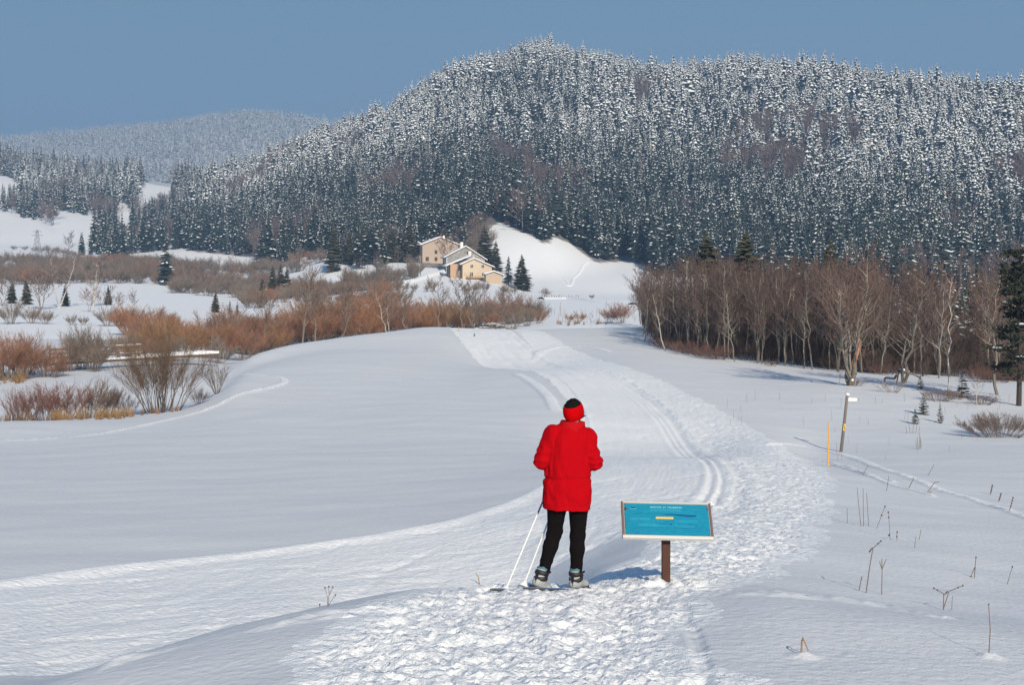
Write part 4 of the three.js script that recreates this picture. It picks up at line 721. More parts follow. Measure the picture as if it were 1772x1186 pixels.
// ---------------------------------------------------------------- bushes of the valley
{
  const R = rng(9090);
  const T = { orange: [.30, .140, .070], rust: [.25, .125, .080], brown: [.19, .145, .115], grey: [.21, .175, .15], amber: [.29, .155, .07] };
  const mk = (seed, tip, o = {}) => bushGeo(seed, { stems: 26, spread: .55, twigs: 24, fine: 2, tip, stem: [.16, .13, .11], tr: .0034, r: .0055, ...o });
  const P = { orange: [mk(1, T.orange), mk(2, T.orange, { spread: .62 }), mk(3, T.rust)], brown: [mk(4, T.brown), mk(5, T.brown, { spread: .42 }), mk(6, T.grey)], amber: [mk(7, T.amber), mk(8, T.amber, { spread: .6 })], rust: [mk(9, T.rust), mk(10, T.rust, { spread: .6 })] };
  const cat = { orange: ['orange-twigged willow bush in the thicket beyond the snow crest', 'orange willow bushes beyond the crest'], brown: ['brown leafless bush in the thicket beyond the snow crest', 'brown bushes beyond the crest'], amber: ['amber-twigged willow bush in the thicket beyond the snow crest', 'amber willow bushes beyond the crest'], rust: ['rust-brown willow bush in the thicket beyond the snow crest', 'rust-brown willow bushes beyond the crest'] };
  const made = {};
  const put = (kind, px, d, hpx, wide = 1, label, group) => {
    const i = (R() * P[kind].length) | 0, key = kind + i, H = hpx / FOC * d; let o;
    if (!made[key]) o = made[key] = bushOf(P[kind][i], 'willow_bush', label || cat[kind][0], label ? group : cat[kind][1]); else { o = dup(made[key], label || cat[kind][0], [0, 0, 0]); if (label && !group) delete o.userData.group; else o.userData.group = label ? group : cat[kind][1]; }
    if (!label) { const z = px < 420 ? 'behind the footbridge' : px < 600 ? 'at the wide end of the thicket beyond the snow crest' : px < 760 ? 'in the middle of the thicket beyond the snow crest' : 'at the thin end of the thicket below the farm'; o.userData = { label: look[kind] + ' ' + z, category: 'bush', group: look[kind] + ' ' + z }; }
    o.position.set(...land(px, d)); o.rotation.y = R() * 6.28; o.scale.set(H * wide, H, H * wide);
  };
  const look = { orange: 'orange-twigged willow bush', rust: 'rust-brown willow bush', brown: 'dull brown bush', amber: 'amber-twigged willow bush' };
  // the thicket beyond the crest, back row first
  const rowY = pchip([200, 300, 400, 470, 560, 660, 760, 860, 930], [150, 145, 150, 150, 165, 172, 182, 186, 186]);
  for (let i = 0; i < 95; i++) {
    const px = 215 + 725 * ((i + R()) / 95), q = R(), d = rowY(px) + (q - .3) * 34, hp = (px < 420 ? 54 : px < 700 ? 74 : 54) * (.6 + .6 * R()) * (px > 890 ? .75 : 1);
    const n = noise(px * .012, 3.3) + (R() - .5) * .7, kind = px > 800 ? (R() < .6 ? 'brown' : 'rust') : n > .18 ? 'orange' : n > -.1 ? 'rust' : n > -.28 ? 'brown' : R() < .4 ? 'amber' : 'orange';
    put(kind, px, d, hp, 1.05 + .3 * R());
  }
  // orange front of the thicket, and the mass by the stream
  for (const [px, d, h, k] of [[250, 124, 62, 'amber'], [290, 126, 70, 'amber'], [325, 122, 74, 'amber'], [350, 124, 70, 'orange'], [385, 126, 66, 'orange'], [420, 126, 64, 'rust'], [445, 132, 58, 'orange'], [470, 135, 56, 'amber'], [380, 116, 50, 'brown'], [265, 112, 52, 'rust'], [300, 112, 48, 'brown'], [225, 118, 54, 'brown']]) put(k, px, d, h, 1.2);
  for (const [px, d, h, w, k, l] of [[22, 92, 92, .95, 'orange', 'large orange-topped willow bush by the stream, before the footbridge end'], [60, 94, 84, .9, 'rust', 'rust-red willow bush pressed against the footbridge end'], [5, 89, 78, 1.1, 'orange', 'orange willow bush low by the stream, touching the picture edge'], [45, 90, 74, 1.1, 'orange', 'orange willow bush filling the gap before the footbridge end'], [78, 91, 60, 1.2, 'rust', 'rust-red willow bush sloping down to the footbridge end'], [120, 96, 74, 1, 'brown', 'brown bush standing against the footbridge rails'], [158, 98, 82, 1, 'brown', 'tall brown bush against the middle of the footbridge'], [95, 90, 40, 1.5, 'rust', 'low rust-red brush below the footbridge'], [-30, 93, 92, 1, 'orange', 'orange willow bush cut by the picture edge'], [140, 99, 88, .85, 'brown', 'round brown bush rising in front of the wooden footbridge'], [165, 95, 60, 1, 'brown', 'smaller grey-brown bush leaning over the stream before the footbridge'], [215, 112, 62, 1.1, 'brown', 'wide brown bush just behind the wooden footbridge']]) put(k, px, d, h, w, l);
  // snowfield shrubs, mid valley
  for (const [px, d, h, k, l] of [[20, 205, 46, 'brown', 'wide brown shrub at the snowfield edge, cut by the picture edge'], [55, 208, 34, 'brown', 'brown shrub beside the wide one at the snowfield edge'], [80, 206, 28, 'brown', 'thin grey shrub on the snow bank'], [187, 200, 38, 'brown', 'dark half of the double shrub on the snow bank'], [213, 200, 36, 'orange', 'orange half of the double shrub on the snow bank'], [235, 202, 38, 'brown', 'grey shrub behind the orange one on the snow bank'], [268, 196, 40, 'rust', 'rusty shrub apart on the snow bank'], [282, 190, 32, 'rust', 'rusty shrub near the thicket on the snow bank'], [125, 204, 20, 'brown', 'small faint shrub on the snow bank'], [145, 204, 18, 'brown', 'smallest faint shrub on the snow bank'], [1075, 175, 42, 'rust', 'round rusty bush between the trail and the birch wood'], [1055, 178, 30, 'rust', 'low rusty bush beside the round one before the birch wood'], [985, 190, 16, 'amber', 'flat tawny brush in the open snow beyond the trail'], [1003, 188, 20, 'amber', 'tawny brush next to the little sapling beyond the trail'], [877, 575, 10, 'brown', 'dark round bush high on the white meadow'], [1024, 372, 9, 'brown', 'dark low bush at the foot of the white meadow'], [944, 405, 17, 'brown', 'small brown bush below the wide dark spruce']]) put(k, px, d, h, 1.2, l);
  for (let i = 0; i < 15; i++) put('brown', 640 + 260 * R(), 366 + 20 * R(), 14 + 15 * R(), .8, 'thin grey shrub on the slope below the farm', 'thin grey shrubs below the farm');
  for (let i = 0; i < 16; i++) put('brown', 600 + 130 * R(), 400 + 40 * R(), 20 + 26 * R(), .9, 'brown shrub on the bank leading up to the shed', 'brown shrubs on the bank by the shed');
  for (const [px, d, h] of [[70, 705, 14], [85, 700, 16], [98, 690, 15], [110, 680, 16], [122, 670, 14], [60, 720, 10], [25, 740, 9], [44, 735, 9], [133, 660, 14]]) put('brown', px, d, h, 1.5, 'hedge bush along the brown hedgerow below the pylon meadow', 'hedge bushes below the pylon meadow');
  for (let i = 0; i < 14; i++) put('brown', 796 + 46 * R(), 505 + 60 * R(), 20 + 16 * R(), 1.2, 'brown bush on the steep bank behind the farm roofs', 'brown bushes on the bank behind the farm');
  // thin scrub belt across the valley: many, far, one mass
  const belt = tag(new THREE.Group(), 'band of brown leafless scrub across the far valley floor', 'scrub', null, 'stuff'); belt.name = 'valley_scrub'; scene.add(belt);
  const variants = [[P.brown[0], 1], [P.brown[2], 1], [P.rust[0], .6], [P.brown[1], 1]];
  for (const [g, share] of variants) {
    const N = Math.round(310 * share), m = new THREE.Matrix4(), q = new THREE.Quaternion(), im = new THREE.InstancedMesh(mergeGeometries([g.stem, g.crown]), M_TWIG, N); im.name = 'scrub'; im.userData.kind = 'stuff';
    for (let i = 0; i < N; i++) { let px, d; do { px = -420 + 1110 * R(); d = (px > 420 && R() < .4 ? 280 : px > 300 ? 380 : 430) + 190 * R() * (px > 560 ? .3 : 1); } while (noise(px * .006, d * .012, 2) < -.22 || (px > 560 && d > 440)); const h = (3 + 4 * R()) * (d < 420 ? .8 : 1) * (px > 560 ? .7 : 1); m.compose(new THREE.Vector3(...land(px, d)), q.setFromAxisAngle(new THREE.Vector3(0, 1, 0), R() * 6), new THREE.Vector3(h * 1.1, h, h * 1.1)); im.setMatrixAt(i, m); }
    belt.add(im);
  }
  // tall bare trees over the scrub
  const tall = [60, 61, 62].map((s) => bareTreeGeo(s, { boughs: 15, sub: 6, fine: 3, spread: .24, r: .009, twigR: .0028, bark: [.20, .165, .15], twig: [.15, .11, .10], start: .25 }));
  const mt = []; for (const [px, d, h] of [[285, 440, 40], [300, 445, 44], [318, 430, 46], [330, 436, 42], [345, 440, 44], [200, 470, 36], [225, 460, 34], [160, 480, 38], [40, 470, 36], [70, 480, 40], [380, 480, 44], [405, 500, 46], [430, 420, 38], [455, 430, 42], [362, 470, 40], [15, 480, 34], [250, 480, 36], [600, 440, 34], [625, 452, 40], [655, 455, 44], [690, 470, 40], [540, 395, 34], [130, 470, 30], [100, 460, 34], [786, 545, 46], [797, 552, 44], [809, 560, 46], [820, 556, 40], [829, 565, 38], [838, 560, 30], [770, 540, 46], [850, 570, 26], [792, 520, 50], [803, 530, 50], [812, 540, 48], [818, 548, 46], [826, 556, 44], [833, 562, 38], [815, 520, 44], [825, 535, 40], [834, 548, 34], [800, 560, 44], [842, 568, 28]]) { const v = (R() * 3) | 0; let o; if (!mt[v]) o = mt[v] = bareTree(tall[v], 'valley_tree', 'slim bare tree over the brown scrub of the far valley', 'tree', 'slim bare trees of the far valley'); else o = dup(mt[v], null, [0, 0, 0]); const H = h / FOC * d; o.position.set(...land(px, d)); o.scale.set(H, H, H); o.rotation.y = R() * 6; }
  for (const [px, d, t, s, l, w] of [[102, 282, 440, 70, 'pale birch among the grey clump on the snowfield', 1], [162, 290, 448, 71, 'pale-stemmed birch on the snowfield crest', 1], [72, 270, 470, 72, 'grey many-stemmed clump on the snowfield', 1.2], [180, 250, 496, 73, 'small leaning sapling on the snowfield', 1], [155, 262, 500, 74, 'reddish twiggy sapling on the snowfield slope', 1.1], [204, 265, 508, 75, 'feathery grey sapling on the snowfield', 1.1], [233, 262, 502, 76, 'thin grey sapling on the snowfield slope', .9], [5, 285, 470, 77, 'grey tree at the picture edge of the snowfield', 1.2]]) soloTree(px, d, t, l, { bark: s < 72 ? [.55, .51, .47] : [.2, .17, .155], barkTop: s < 72 ? [.5, .46, .42] : [.2, .17, .155], twig: s === 74 ? [.2, .11, .09] : [.17, .13, .115], trunks: s === 72 ? 5 : 2, boughs: 18, sub: 6, fine: 3, spread: .24 * w, r: .010, twigR: .004, lean: .2 }, 800 + s, 'field_tree').scale.multiply(new THREE.Vector3(w, 1, w));
  soloTree(773, 470, 412, 'reddish twiggy tree hiding one end of the tall beige house', { bark: [.2, .16, .14], twig: [.2, .14, .125], boughs: 20, sub: 7, fine: 4, spread: .3, r: .01, twigR: .004 }, 990, 'yard_tree');
  // tall trees standing out of the thicket
  for (const [px, d, t, s, l] of [[520, 140, 470, 1, 'wiry grey tree above the orange thicket'], [548, 142, 478, 2, 'second wiry tree above the orange thicket'], [590, 146, 488, 3, 'crooked tree bending over the orange thicket'], [762, 170, 486, 4, 'thin tree over the thicket, below the farm knoll'], [800, 172, 488, 5, 'straight thin tree over the thicket below the yellow farmhouse'], [820, 172, 484, 6, 'tall straight thin tree below the yellow farmhouse'], [874, 168, 500, 7, 'branchy tree at the thin end of the thicket'], [892, 166, 498, 8, 'tallest branchy tree at the thin end of the thicket'], [675, 150, 502, 9, 'pale upright stem in the middle of the thicket'], [700, 162, 492, 10, 'grey tree behind the pale upright stem'], [460, 138, 505, 11, 'grey tree leaning where the thicket meets the snowfield']]) soloTree(px, d, t, l, { bark: s === 9 ? [.4, .35, .3] : [.17, .14, .12], barkTop: s === 9 ? [.4, .35, .3] : [.17, .14, .12], twig: [.16, .115, .09], trunks: s % 3 === 0 ? 2 : 1, boughs: 20, sub: 6, fine: 3, spread: .26, r: .012, twigR: .0026, crook: .06, lean: .18 }, 900 + s, 'thicket_tree', s);
  // the near willows on the bank
  const near1 = bushOf(bushGeo(21, { stems: 46, spread: .5, twigs: 34, fine: 3, stem: [.085, .066, .056], tip: [.135, .085, .052], r: .0052, tr: .0015, baseR: .22, bend: .45, crook: .1 }), 'willow_bush', 'large fan-shaped willow bush with dark stems on the near bank'); { const d = 62, H = 158 / FOC * d; near1.position.set(...land(282, d)); near1.scale.set(H * .9, H, H * .9); }
  const small1 = bushOf(bushGeo(22, { stems: 16, spread: .5, twigs: 14, fine: 3, stem: [.12, .10, .09], tip: [.15, .12, .105], r: .010, tr: .0028, baseR: .07, bend: .3 }), 'willow_bush', 'smaller open grey bush beside the fan-shaped willow'); { const d = 72, H = 72 / FOC * d; small1.position.set(...land(376, d)); small1.scale.set(H * .9, H, H * .9); }
  for (const [px, d, h, s, l, tip] of [[35, 60, 66, 23, 'reddish twiggy bush on the near bank, first from the picture edge', [.17, .085, .07]], [75, 61, 72, 24, 'reddish upright bush on the near bank among golden reeds', [.18, .08, .065]], [112, 61, 74, 25, 'red-stemmed bush on the near bank, middle of the low clump', [.19, .085, .065]], [150, 63, 76, 26, 'grey-brown bush on the near bank beside the red-stemmed one', [.17, .115, .085]], [183, 64, 64, 27, 'grey-brown bush ending the low clump on the near bank', [.17, .12, .09]], [222, 66, 40, 28, 'sparse low twigs between the clump and the big willow', [.17, .13, .11]], [345, 66, 30, 29, 'low twigs at the foot of the open grey bush', [.16, .12, .10]]]) { const o = bushOf(bushGeo(s, { stems: s === 28 ? 14 : 30, spread: .5, twigs: 22, fine: 2, stem: [.125, .08, .07], tip, r: .007, tr: .003, baseR: .28, bend: .2 }), 'bank_bush', l), H = h / FOC * d; o.position.set(...land(px, d)); o.scale.set(H * 1.05, H, H * 1.05); }
  const fieldbush = bushOf(bushGeo(30, { stems: 90, spread: .95, twigs: 22, fine: 3, stem: [.14, .11, .10], tip: [.15, .11, .10], r: .007, tr: .004, baseR: .75, bend: .05 }), 'field_bush', 'wide grey-brown dome-shaped bush alone on the open snow'); { const d = 57, H = 46 / FOC * d; fieldbush.position.set(...land(1728, d)); fieldbush.scale.set(H * 1.05, H, H * .9); }
  for (const [px, d, h, s, l] of [[1622, 72, 26, 40, 'grey-brown round shrub beside the spruce saplings'], [1700, 71, 22, 41, 'low brown brush beside the young spruce'], [1650, 73, 18, 42, 'low brush at the foot of the young spruce'], [1545, 76, 26, 43, 'pale sparse shrub before the fallen bough'], [1480, 80, 14, 44, 'low twigs around the forked tree base']]) { const o = bushOf(bushGeo(s, { stems: s === 43 ? 18 : 40, spread: .7, twigs: 12, fine: 2, stem: [.17, .13, .12], tip: s === 43 ? [.3, .26, .25] : [.18, .13, .115], r: .010, tr: .0055, baseR: .4, bend: .1 }), 'low_shrub', l), H = h / FOC * d; o.position.set(...land(px, d)); o.scale.set(H * 1.5, H, H * 1.2); }
}
// golden reeds along the bank
{
  const R = rng(31), mb = new MB(); for (let i = 0; i < 26; i++) { const a = R() * 6.28, r = .12 * Math.sqrt(R()), h = .5 + .5 * R(), l = (R() - .5) * .35; const v = .7 + .6 * R(); mb.stick([Math.cos(a) * r, -.05, Math.sin(a) * r], [Math.cos(a) * r + l, h, Math.sin(a) * r + l * .5], .010, .002, 3, [.20 * v, .115 * v, .05 * v], [.30 * v, .19 * v, .085 * v]); }
  const spots = []; for (let i = 0; i < 150; i++) { const b = R(); if (b < .55) spots.push([-200 + 440 * R(), 58.5 + 3.5 * R(), .28 + .3 * R()]); else if (b < .8) spots.push([-100 + 150 * R(), 84 + 8 * R(), .45 + .5 * R()]); else if (b < .92) spots.push([180 + 130 * R(), 60 + 4 * R(), .4]); else spots.push([960 + 110 * R(), 168 + 14 * R(), .7]); }
  const im = new THREE.InstancedMesh(mb.geo(), vcol(.9), spots.length), m = new THREE.Matrix4(), q = new THREE.Quaternion(); im.name = 'dry_reeds';
  spots.forEach(([px, d, h], i) => { const s = h * (.6 + .8 * R()); im.setMatrixAt(i, m.compose(new THREE.Vector3(...land(px, d)), q.setFromAxisAngle(new THREE.Vector3(0, 1, 0), R() * 6), new THREE.Vector3(s * 1.6, s, s * 1.6))); });
  tag(im, 'golden dry reeds along the stream banks', 'reeds', null, 'stuff'); scene.add(im);
}

// faint tracks trodden across the far meadow and lane
{
  const track = (pts, w, h, label) => { const P = [], I = []; const c = new THREE.CatmullRomCurve3(pts.map(([px, row, from]) => new THREE.Vector3(...landRow(px, row, from || 300)))), n = 60;
    for (let i = 0; i <= n; i++) { const p = c.getPoint(i / n), d = -p.z, px = PX(p.x, d), t = c.getTangent(i / n), ox = -t.z, oz = t.x, q = Math.hypot(ox, oz) || 1; for (const [s, y] of [[-1, -.1], [-.35, h], [.35, h], [1, -.1]]) { const x = p.x + ox / q * s * w, z = p.z + oz / q * s * w; P.push(x, land(PX(x, -z), -z)[1] + y + (y > 0 ? .3 * h * noise(i * 1.7, s) : 0), z); } if (i < n) for (let k = 0; k < 3; k++) { const a = i * 4 + k; I.push(a, a + 4, a + 1, a + 1, a + 4, a + 5); } }
    const g = new THREE.BufferGeometry(); g.setAttribute('position', new THREE.Float32BufferAttribute(P, 3)); g.setIndex(I); g.computeVertexNormals(); tag(top('snow_track', g, std(.93, .93, .93, .8)), label, null, null, 'structure'); };
  track([[958, 484], [985, 497], [992, 485], [1002, 474], [1010, 460], [1018, 455]], .8, .3, 'trodden snow track zigzagging up the white meadow');
  track([[955, 470], [975, 484], [985, 496]], .6, .25, 'short trodden snow track joining the zigzag on the white meadow');
  track([[935, 520], [980, 519], [1040, 526], [1095, 530]], 1.6, .5, 'ploughed snow bank edging the lane below the meadow');
  track([[560, 496], [640, 502], [700, 490], [740, 478], [775, 468]], 1.6, .7, 'ploughed snow bank along the farm track');
}
// ---------------------------------------------------------------- information panel on its post
{
  const g0 = groundH(SIGN_X, -SIGN_D), k = FOC / SIGN_D, t = thing('information_panel', 'tilted blue information panel with yellow strip on a single brown post', 'information panel', [SIGN_X, g0, -SIGN_D]);
  const Y = (row) => EYE - (row - HOR) / k - g0, X = (px) => (px - 1152) / k;
  const grain = (() => { const N = 128, c = document.createElement('canvas'); c.width = N; c.height = 512; const x = c.getContext('2d'), R = rng(3); x.fillStyle = '#4a2a20'; x.fillRect(0, 0, N, 512); for (let i = 0; i < 260; i++) { const v = R(); x.fillStyle = `rgba(${v > .5 ? '95,58,44' : '40,20,14'},${.12 + .25 * R()})`; x.fillRect(R() * N, R() * 512, 1 + R() * 2, 60 + R() * 300); } const tx = new THREE.CanvasTexture(c); tx.colorSpace = THREE.SRGBColorSpace; return tx; })();
  const post = part('post', new RoundedBoxGeometry(.076, Y(925) + .4, .076, 2, .006), new THREE.MeshStandardMaterial({ map: grain, roughness: .8 }), t); post.position.set(0, (Y(925) - .4) / 2, 0);
  const head = new THREE.Group(); head.name = 'panel'; t.add(head);
  // the panel leans back: its lower edge is towards the viewer
  const W = .806, S = .375; head.position.set(X(1153.5), Y(901), .01); head.rotation.order = 'ZXY'; head.rotation.set(-.80, .0, -.022);
  const art = (() => {
    const c = document.createElement('canvas'); c.width = 1024; c.height = 512; const x = c.getContext('2d'), R = rng(12);
    x.fillStyle = '#08809f'; x.fillRect(0, 0, 1024, 512); for (let i = 0; i < 900; i++) { x.fillStyle = `rgba(${R() > .5 ? '40,150,170' : '0,80,110'},${.03 + .1 * R()})`; x.beginPath(); x.ellipse(R() * 1024, R() * 512, 4 + R() * 30, 3 + R() * 12, 0, 0, 7); x.fill(); }
    for (let i = 0; i < 160; i++) { x.fillStyle = `rgba(${R() > .5 ? '20,160,190' : '0,105,145'},${.05 + .09 * R()})`; x.fillRect(R() * 900, R() * 512, 60 + R() * 260, 3 + R() * 14); }
    x.fillStyle = '#8cc3cc'; x.font = 'bold 33px sans-serif'; x.textAlign = 'center'; x.fillText('MOUTHE  ET  TOURBIERE', 512, 66);
    const lines = (x0, x1, y0, n, dy, a) => { x.fillStyle = `rgba(150,215,225,${a})`; for (let i = 0; i < n; i++) { let q = x0; while (q < x1 - 12) { const w = 8 + R() * 26; x.fillRect(q, y0 + i * dy, Math.min(w, x1 - q), 5); q += w + 5; } } };
    lines(320, 700, 84, 3, 12, .34); lines(190, 850, 116, 2, 14, .16); lines(70, 310, 236, 4, 11, .32); lines(160, 390, 332, 4, 11, .3); lines(640, 880, 262, 4, 11, .24); lines(620, 840, 350, 3, 11, .2); lines(820, 900, 80, 1, 10, .4);
    x.fillStyle = 'rgba(0,62,112,.62)'; x.beginPath(); x.moveTo(420, 172); x.quadraticCurveTo(560, 150, 700, 168); x.lineTo(880, 172); x.lineTo(860, 206); x.quadraticCurveTo(740, 214, 620, 188); x.closePath(); x.fill();
    x.fillStyle = 'rgba(0,75,125,.4)'; x.fillRect(140, 158, 300, 8); x.fillRect(380, 318, 190, 9); x.fillRect(60, 395, 880, 7); x.fillRect(110, 168, 36, 10); x.fillRect(180, 300, 36, 10); x.fillRect(854, 330, 14, 44);
    x.fillStyle = 'rgba(0,45,80,.75)'; for (let i = 0; i < 6; i++) x.fillRect(500 + i * 17, 292 - i * 5, 11, 8); x.fillRect(545, 330, 26, 14);
    x.strokeStyle = 'rgba(120,205,220,.45)'; x.lineWidth = 3; x.strokeRect(350, 262, 270, 100); x.beginPath(); x.moveTo(400, 362); x.lineTo(400, 262); x.stroke();
    x.fillStyle = '#e3bd57'; x.beginPath(); x.roundRect ? x.roundRect(378, 214, 214, 34, 12) : x.rect(378, 214, 214, 34); x.fill(); x.fillStyle = '#cda242'; x.fillRect(390, 240, 190, 5);
    x.fillStyle = '#0b4b78'; x.beginPath(); x.ellipse(108, 72, 30, 10, 0, 0, 7); x.fill(); x.strokeStyle = 'rgba(220,240,240,.7)'; x.lineWidth = 4; x.beginPath(); x.ellipse(108, 80, 36, 12, 0, .2, 2.9); x.stroke();
    x.fillStyle = 'rgba(95,45,30,.85)'; x.beginPath(); x.ellipse(14, 92, 20, 26, 0, 0, 7); x.fill(); for (let i = 0; i < 14; i++) x.fillRect(R() * 8, R() * 420, 3 + R() * 7, 5 + R() * 26); x.fillRect(1000, 60, 24, 24);
    const tx = new THREE.CanvasTexture(c); tx.colorSpace = THREE.SRGBColorSpace; return tx;
  })();
  const board = part('board', new RoundedBoxGeometry(W, S, .016, 2, .004), std(.30, .30, .29, .6), head);
  const sheetG = new THREE.PlaneGeometry(W - .03, S - .03); sheetG.translate(0, .004, .0105); part('printed_sheet', sheetG, new THREE.MeshPhysicalMaterial({ map: art, roughness: .45, clearcoat: .15, clearcoatRoughness: .4 }), head);
  const alu = std(.55, .55, .53, .45, { metalness: .25 }), rust = std(.16, .10, .085, .85);
  const rail = (w, h, d, x, y, z, m) => { const r = part('frame_rail', new RoundedBoxGeometry(w, h, d, 2, .003), m, head); r.position.set(x, y, z); };
  rail(W + .02, .030, .036, 0, -S / 2 - .006, .0, std(.62, .61, .57, .55)); rail(W + .01, .016, .030, 0, S / 2 + .004, .002, alu); rail(.020, S + .02, .032, -W / 2 - .002, 0, .001, rust); rail(.020, S + .02, .032, W / 2 + .002, 0, .001, rust);
  for (const [a, b] of [[-1, 1], [1, 1], [-1, -1], [1, -1]]) { const c = part('screw', new THREE.CylinderGeometry(.006, .006, .006, 10), rust, head); c.rotation.x = Math.PI / 2; c.position.set(a * (W / 2 - .03), b * (S / 2 - .03), .013); }
  const br = part('bracket', new RoundedBoxGeometry(.07, .12, .10, 2, .006), std(.05, .04, .035, .6, { metalness: .5 }), t); br.position.set(0, Y(918), -.01);
}
// ---------------------------------------------------------------- signpost, stakes
{
  const d = cast(1455, 784), g = ground(1455, d), k = FOC / d, H = 100 / k, lean = 11 / 100;
  const t = thing('signpost', 'leaning grey wooden signpost with white arm and yellow waymark plate', 'signpost', g); t.rotation.z = -Math.atan(lean);
  const mb = new MB(); mb.path([[0, -.3, 0], [0, H * .5, .005], [0, H, 0]], [.062, .055, .052], 9, [.13, .115, .105], [.20, .17, .155]); part('post', mb.geo(), M_BARK, t);
  const cap = part('cap', new THREE.CylinderGeometry(.075, .078, .09, 12), M_WHITE, t); cap.position.set(0, H + .01, 0);
  const sh = new THREE.Shape([[0, -.055], [.30, -.055], [.37, 0], [.30, .055], [0, .055]].map((p) => new THREE.Vector2(...p))), ag = new THREE.ExtrudeGeometry(sh, { depth: .025, bevelEnabled: true, bevelSize: .004, bevelThickness: .004, bevelSegments: 1 }); const arm = part('direction_arm', ag, M_WHITE, t); arm.position.set(.04, H - .17, .0); arm.rotation.z = Math.atan(lean) - .05;
  part('arm_tip', boxAt(.022, .09, .034, .355, 0, .012), std(.06, .07, .04, .7), arm);
  const yp = part('waymark_plate', new RoundedBoxGeometry(.075, .25, .012, 2, .004), std(.75, .42, .01, .5), t); yp.position.set(0, H * .43, .066);
  part('waymark', mergeGeometries([boxAt(.022, .05, .004, -.012, .05, .008), boxAt(.03, .03, .004, .008, -.01, .008), boxAt(.022, .05, .004, .012, -.06, .008)]), std(.09, .03, .015, .7), yp);
  const stake = (px, row, h, w, col, label, name) => { const dd = cast(px, row), gg = ground(px, dd), s = top(name, new THREE.CylinderGeometry(w * .8, w, h / FOC * dd + .3, 9), std(...col, .6), label, 'stake'); s.position.set(gg[0], gg[1] + h / FOC * dd / 2 - .15, gg[2]); return s; };
  stake(1433, 808, 76, .022, [.72, .36, .02], 'thin yellow bamboo stake in front of the leaning signpost', 'trail_stake').rotation.z = -.02;
  const m1 = stake(1683, 640, 10, .05, [.62, .24, .03], 'short orange marker post in the gap of the wood', 'marker_post');
  stake(794, 573, 8, .05, [.45, .30, .13], 'tiny tan stake at the far top of the ski trail', 'marker_post'); stake(821, 581, 5, .05, [.03, .03, .03], 'tiny black stub beside the far ski trail', 'marker_post');
}
// ---------------------------------------------------------------- plank footbridge over the stream
{
  const d = 97, L = land(85, d), Rr = land(243, 103), End = land(412, 107), y = EYE - (628 - HOR) / FOC * d;
  const t = thing('footbridge', 'weathered brown plank footbridge with snowy rails across the stream', 'footbridge', [L[0], y, -d]); t.rotation.y = Math.atan2(103 - 97, Rr[0] - L[0]); const len = Math.hypot(Rr[0] - L[0], 6), full = Math.hypot(End[0] - L[0], 10);
  const wood = [0, 1, 2].map((i) => std(.13 + .03 * i, .085 + .02 * i, .06 + .015 * i, .9)), beam = boxAt(full, .16, .14, full / 2, -.12, 0); part('beam', beam, wood[0], t);
  const R = rng(6), pg = [boxAt(.13, .045, 1.3, 0, 0, -.6), boxAt(.12, .05, 1.26, 0, 0, -.6)];
  for (let i = 0; i < 46; i++) part('plank', pg[i % 2], wood[i % 3], t).position.set(.08 + i * (len - .1) / 45, -.015 + .01 * R(), 0);
  for (let i = 0; i < 5; i++) { const q = part('rail_post', boxAt(.10, 1.25, .10, 0, .5, 0), wood[1], t); q.position.set(.1 + i * (len - .2) / 4, -.05, .0); }
  for (const [h, z] of [[.32, .07], [.62, .07], [.92, .07]]) { const rl = part('rail', boxAt(len, .14, .05, len / 2, h, z), wood[h > .5 ? 2 : 1], t); part('snow', (() => { const mb = new MB(); let x = 0; while (x < len - .3) { const w = .3 + 1.5 * R(); if (R() < .5) mb.box(x, Math.min(len, x + w), h + .072, h + .09 + .02 * R(), z - .03, z + .03, SNOW); x += w + .2; } return mb.geo(); })(), M_TREESNOW, rl); }
  const sn = new MB(); for (let i = 0; i < 60; i++) { const x = i / 60 * full, h = .06 + .06 * R() + (x > len ? .05 + .07 * R() : 0); sn.box(x, x + full / 60 + .001, -.03, h, x > len ? -1.1 : -.2, .075, SNOW); } part('snow_cover', sn.geo(), M_TREESNOW, t);
}
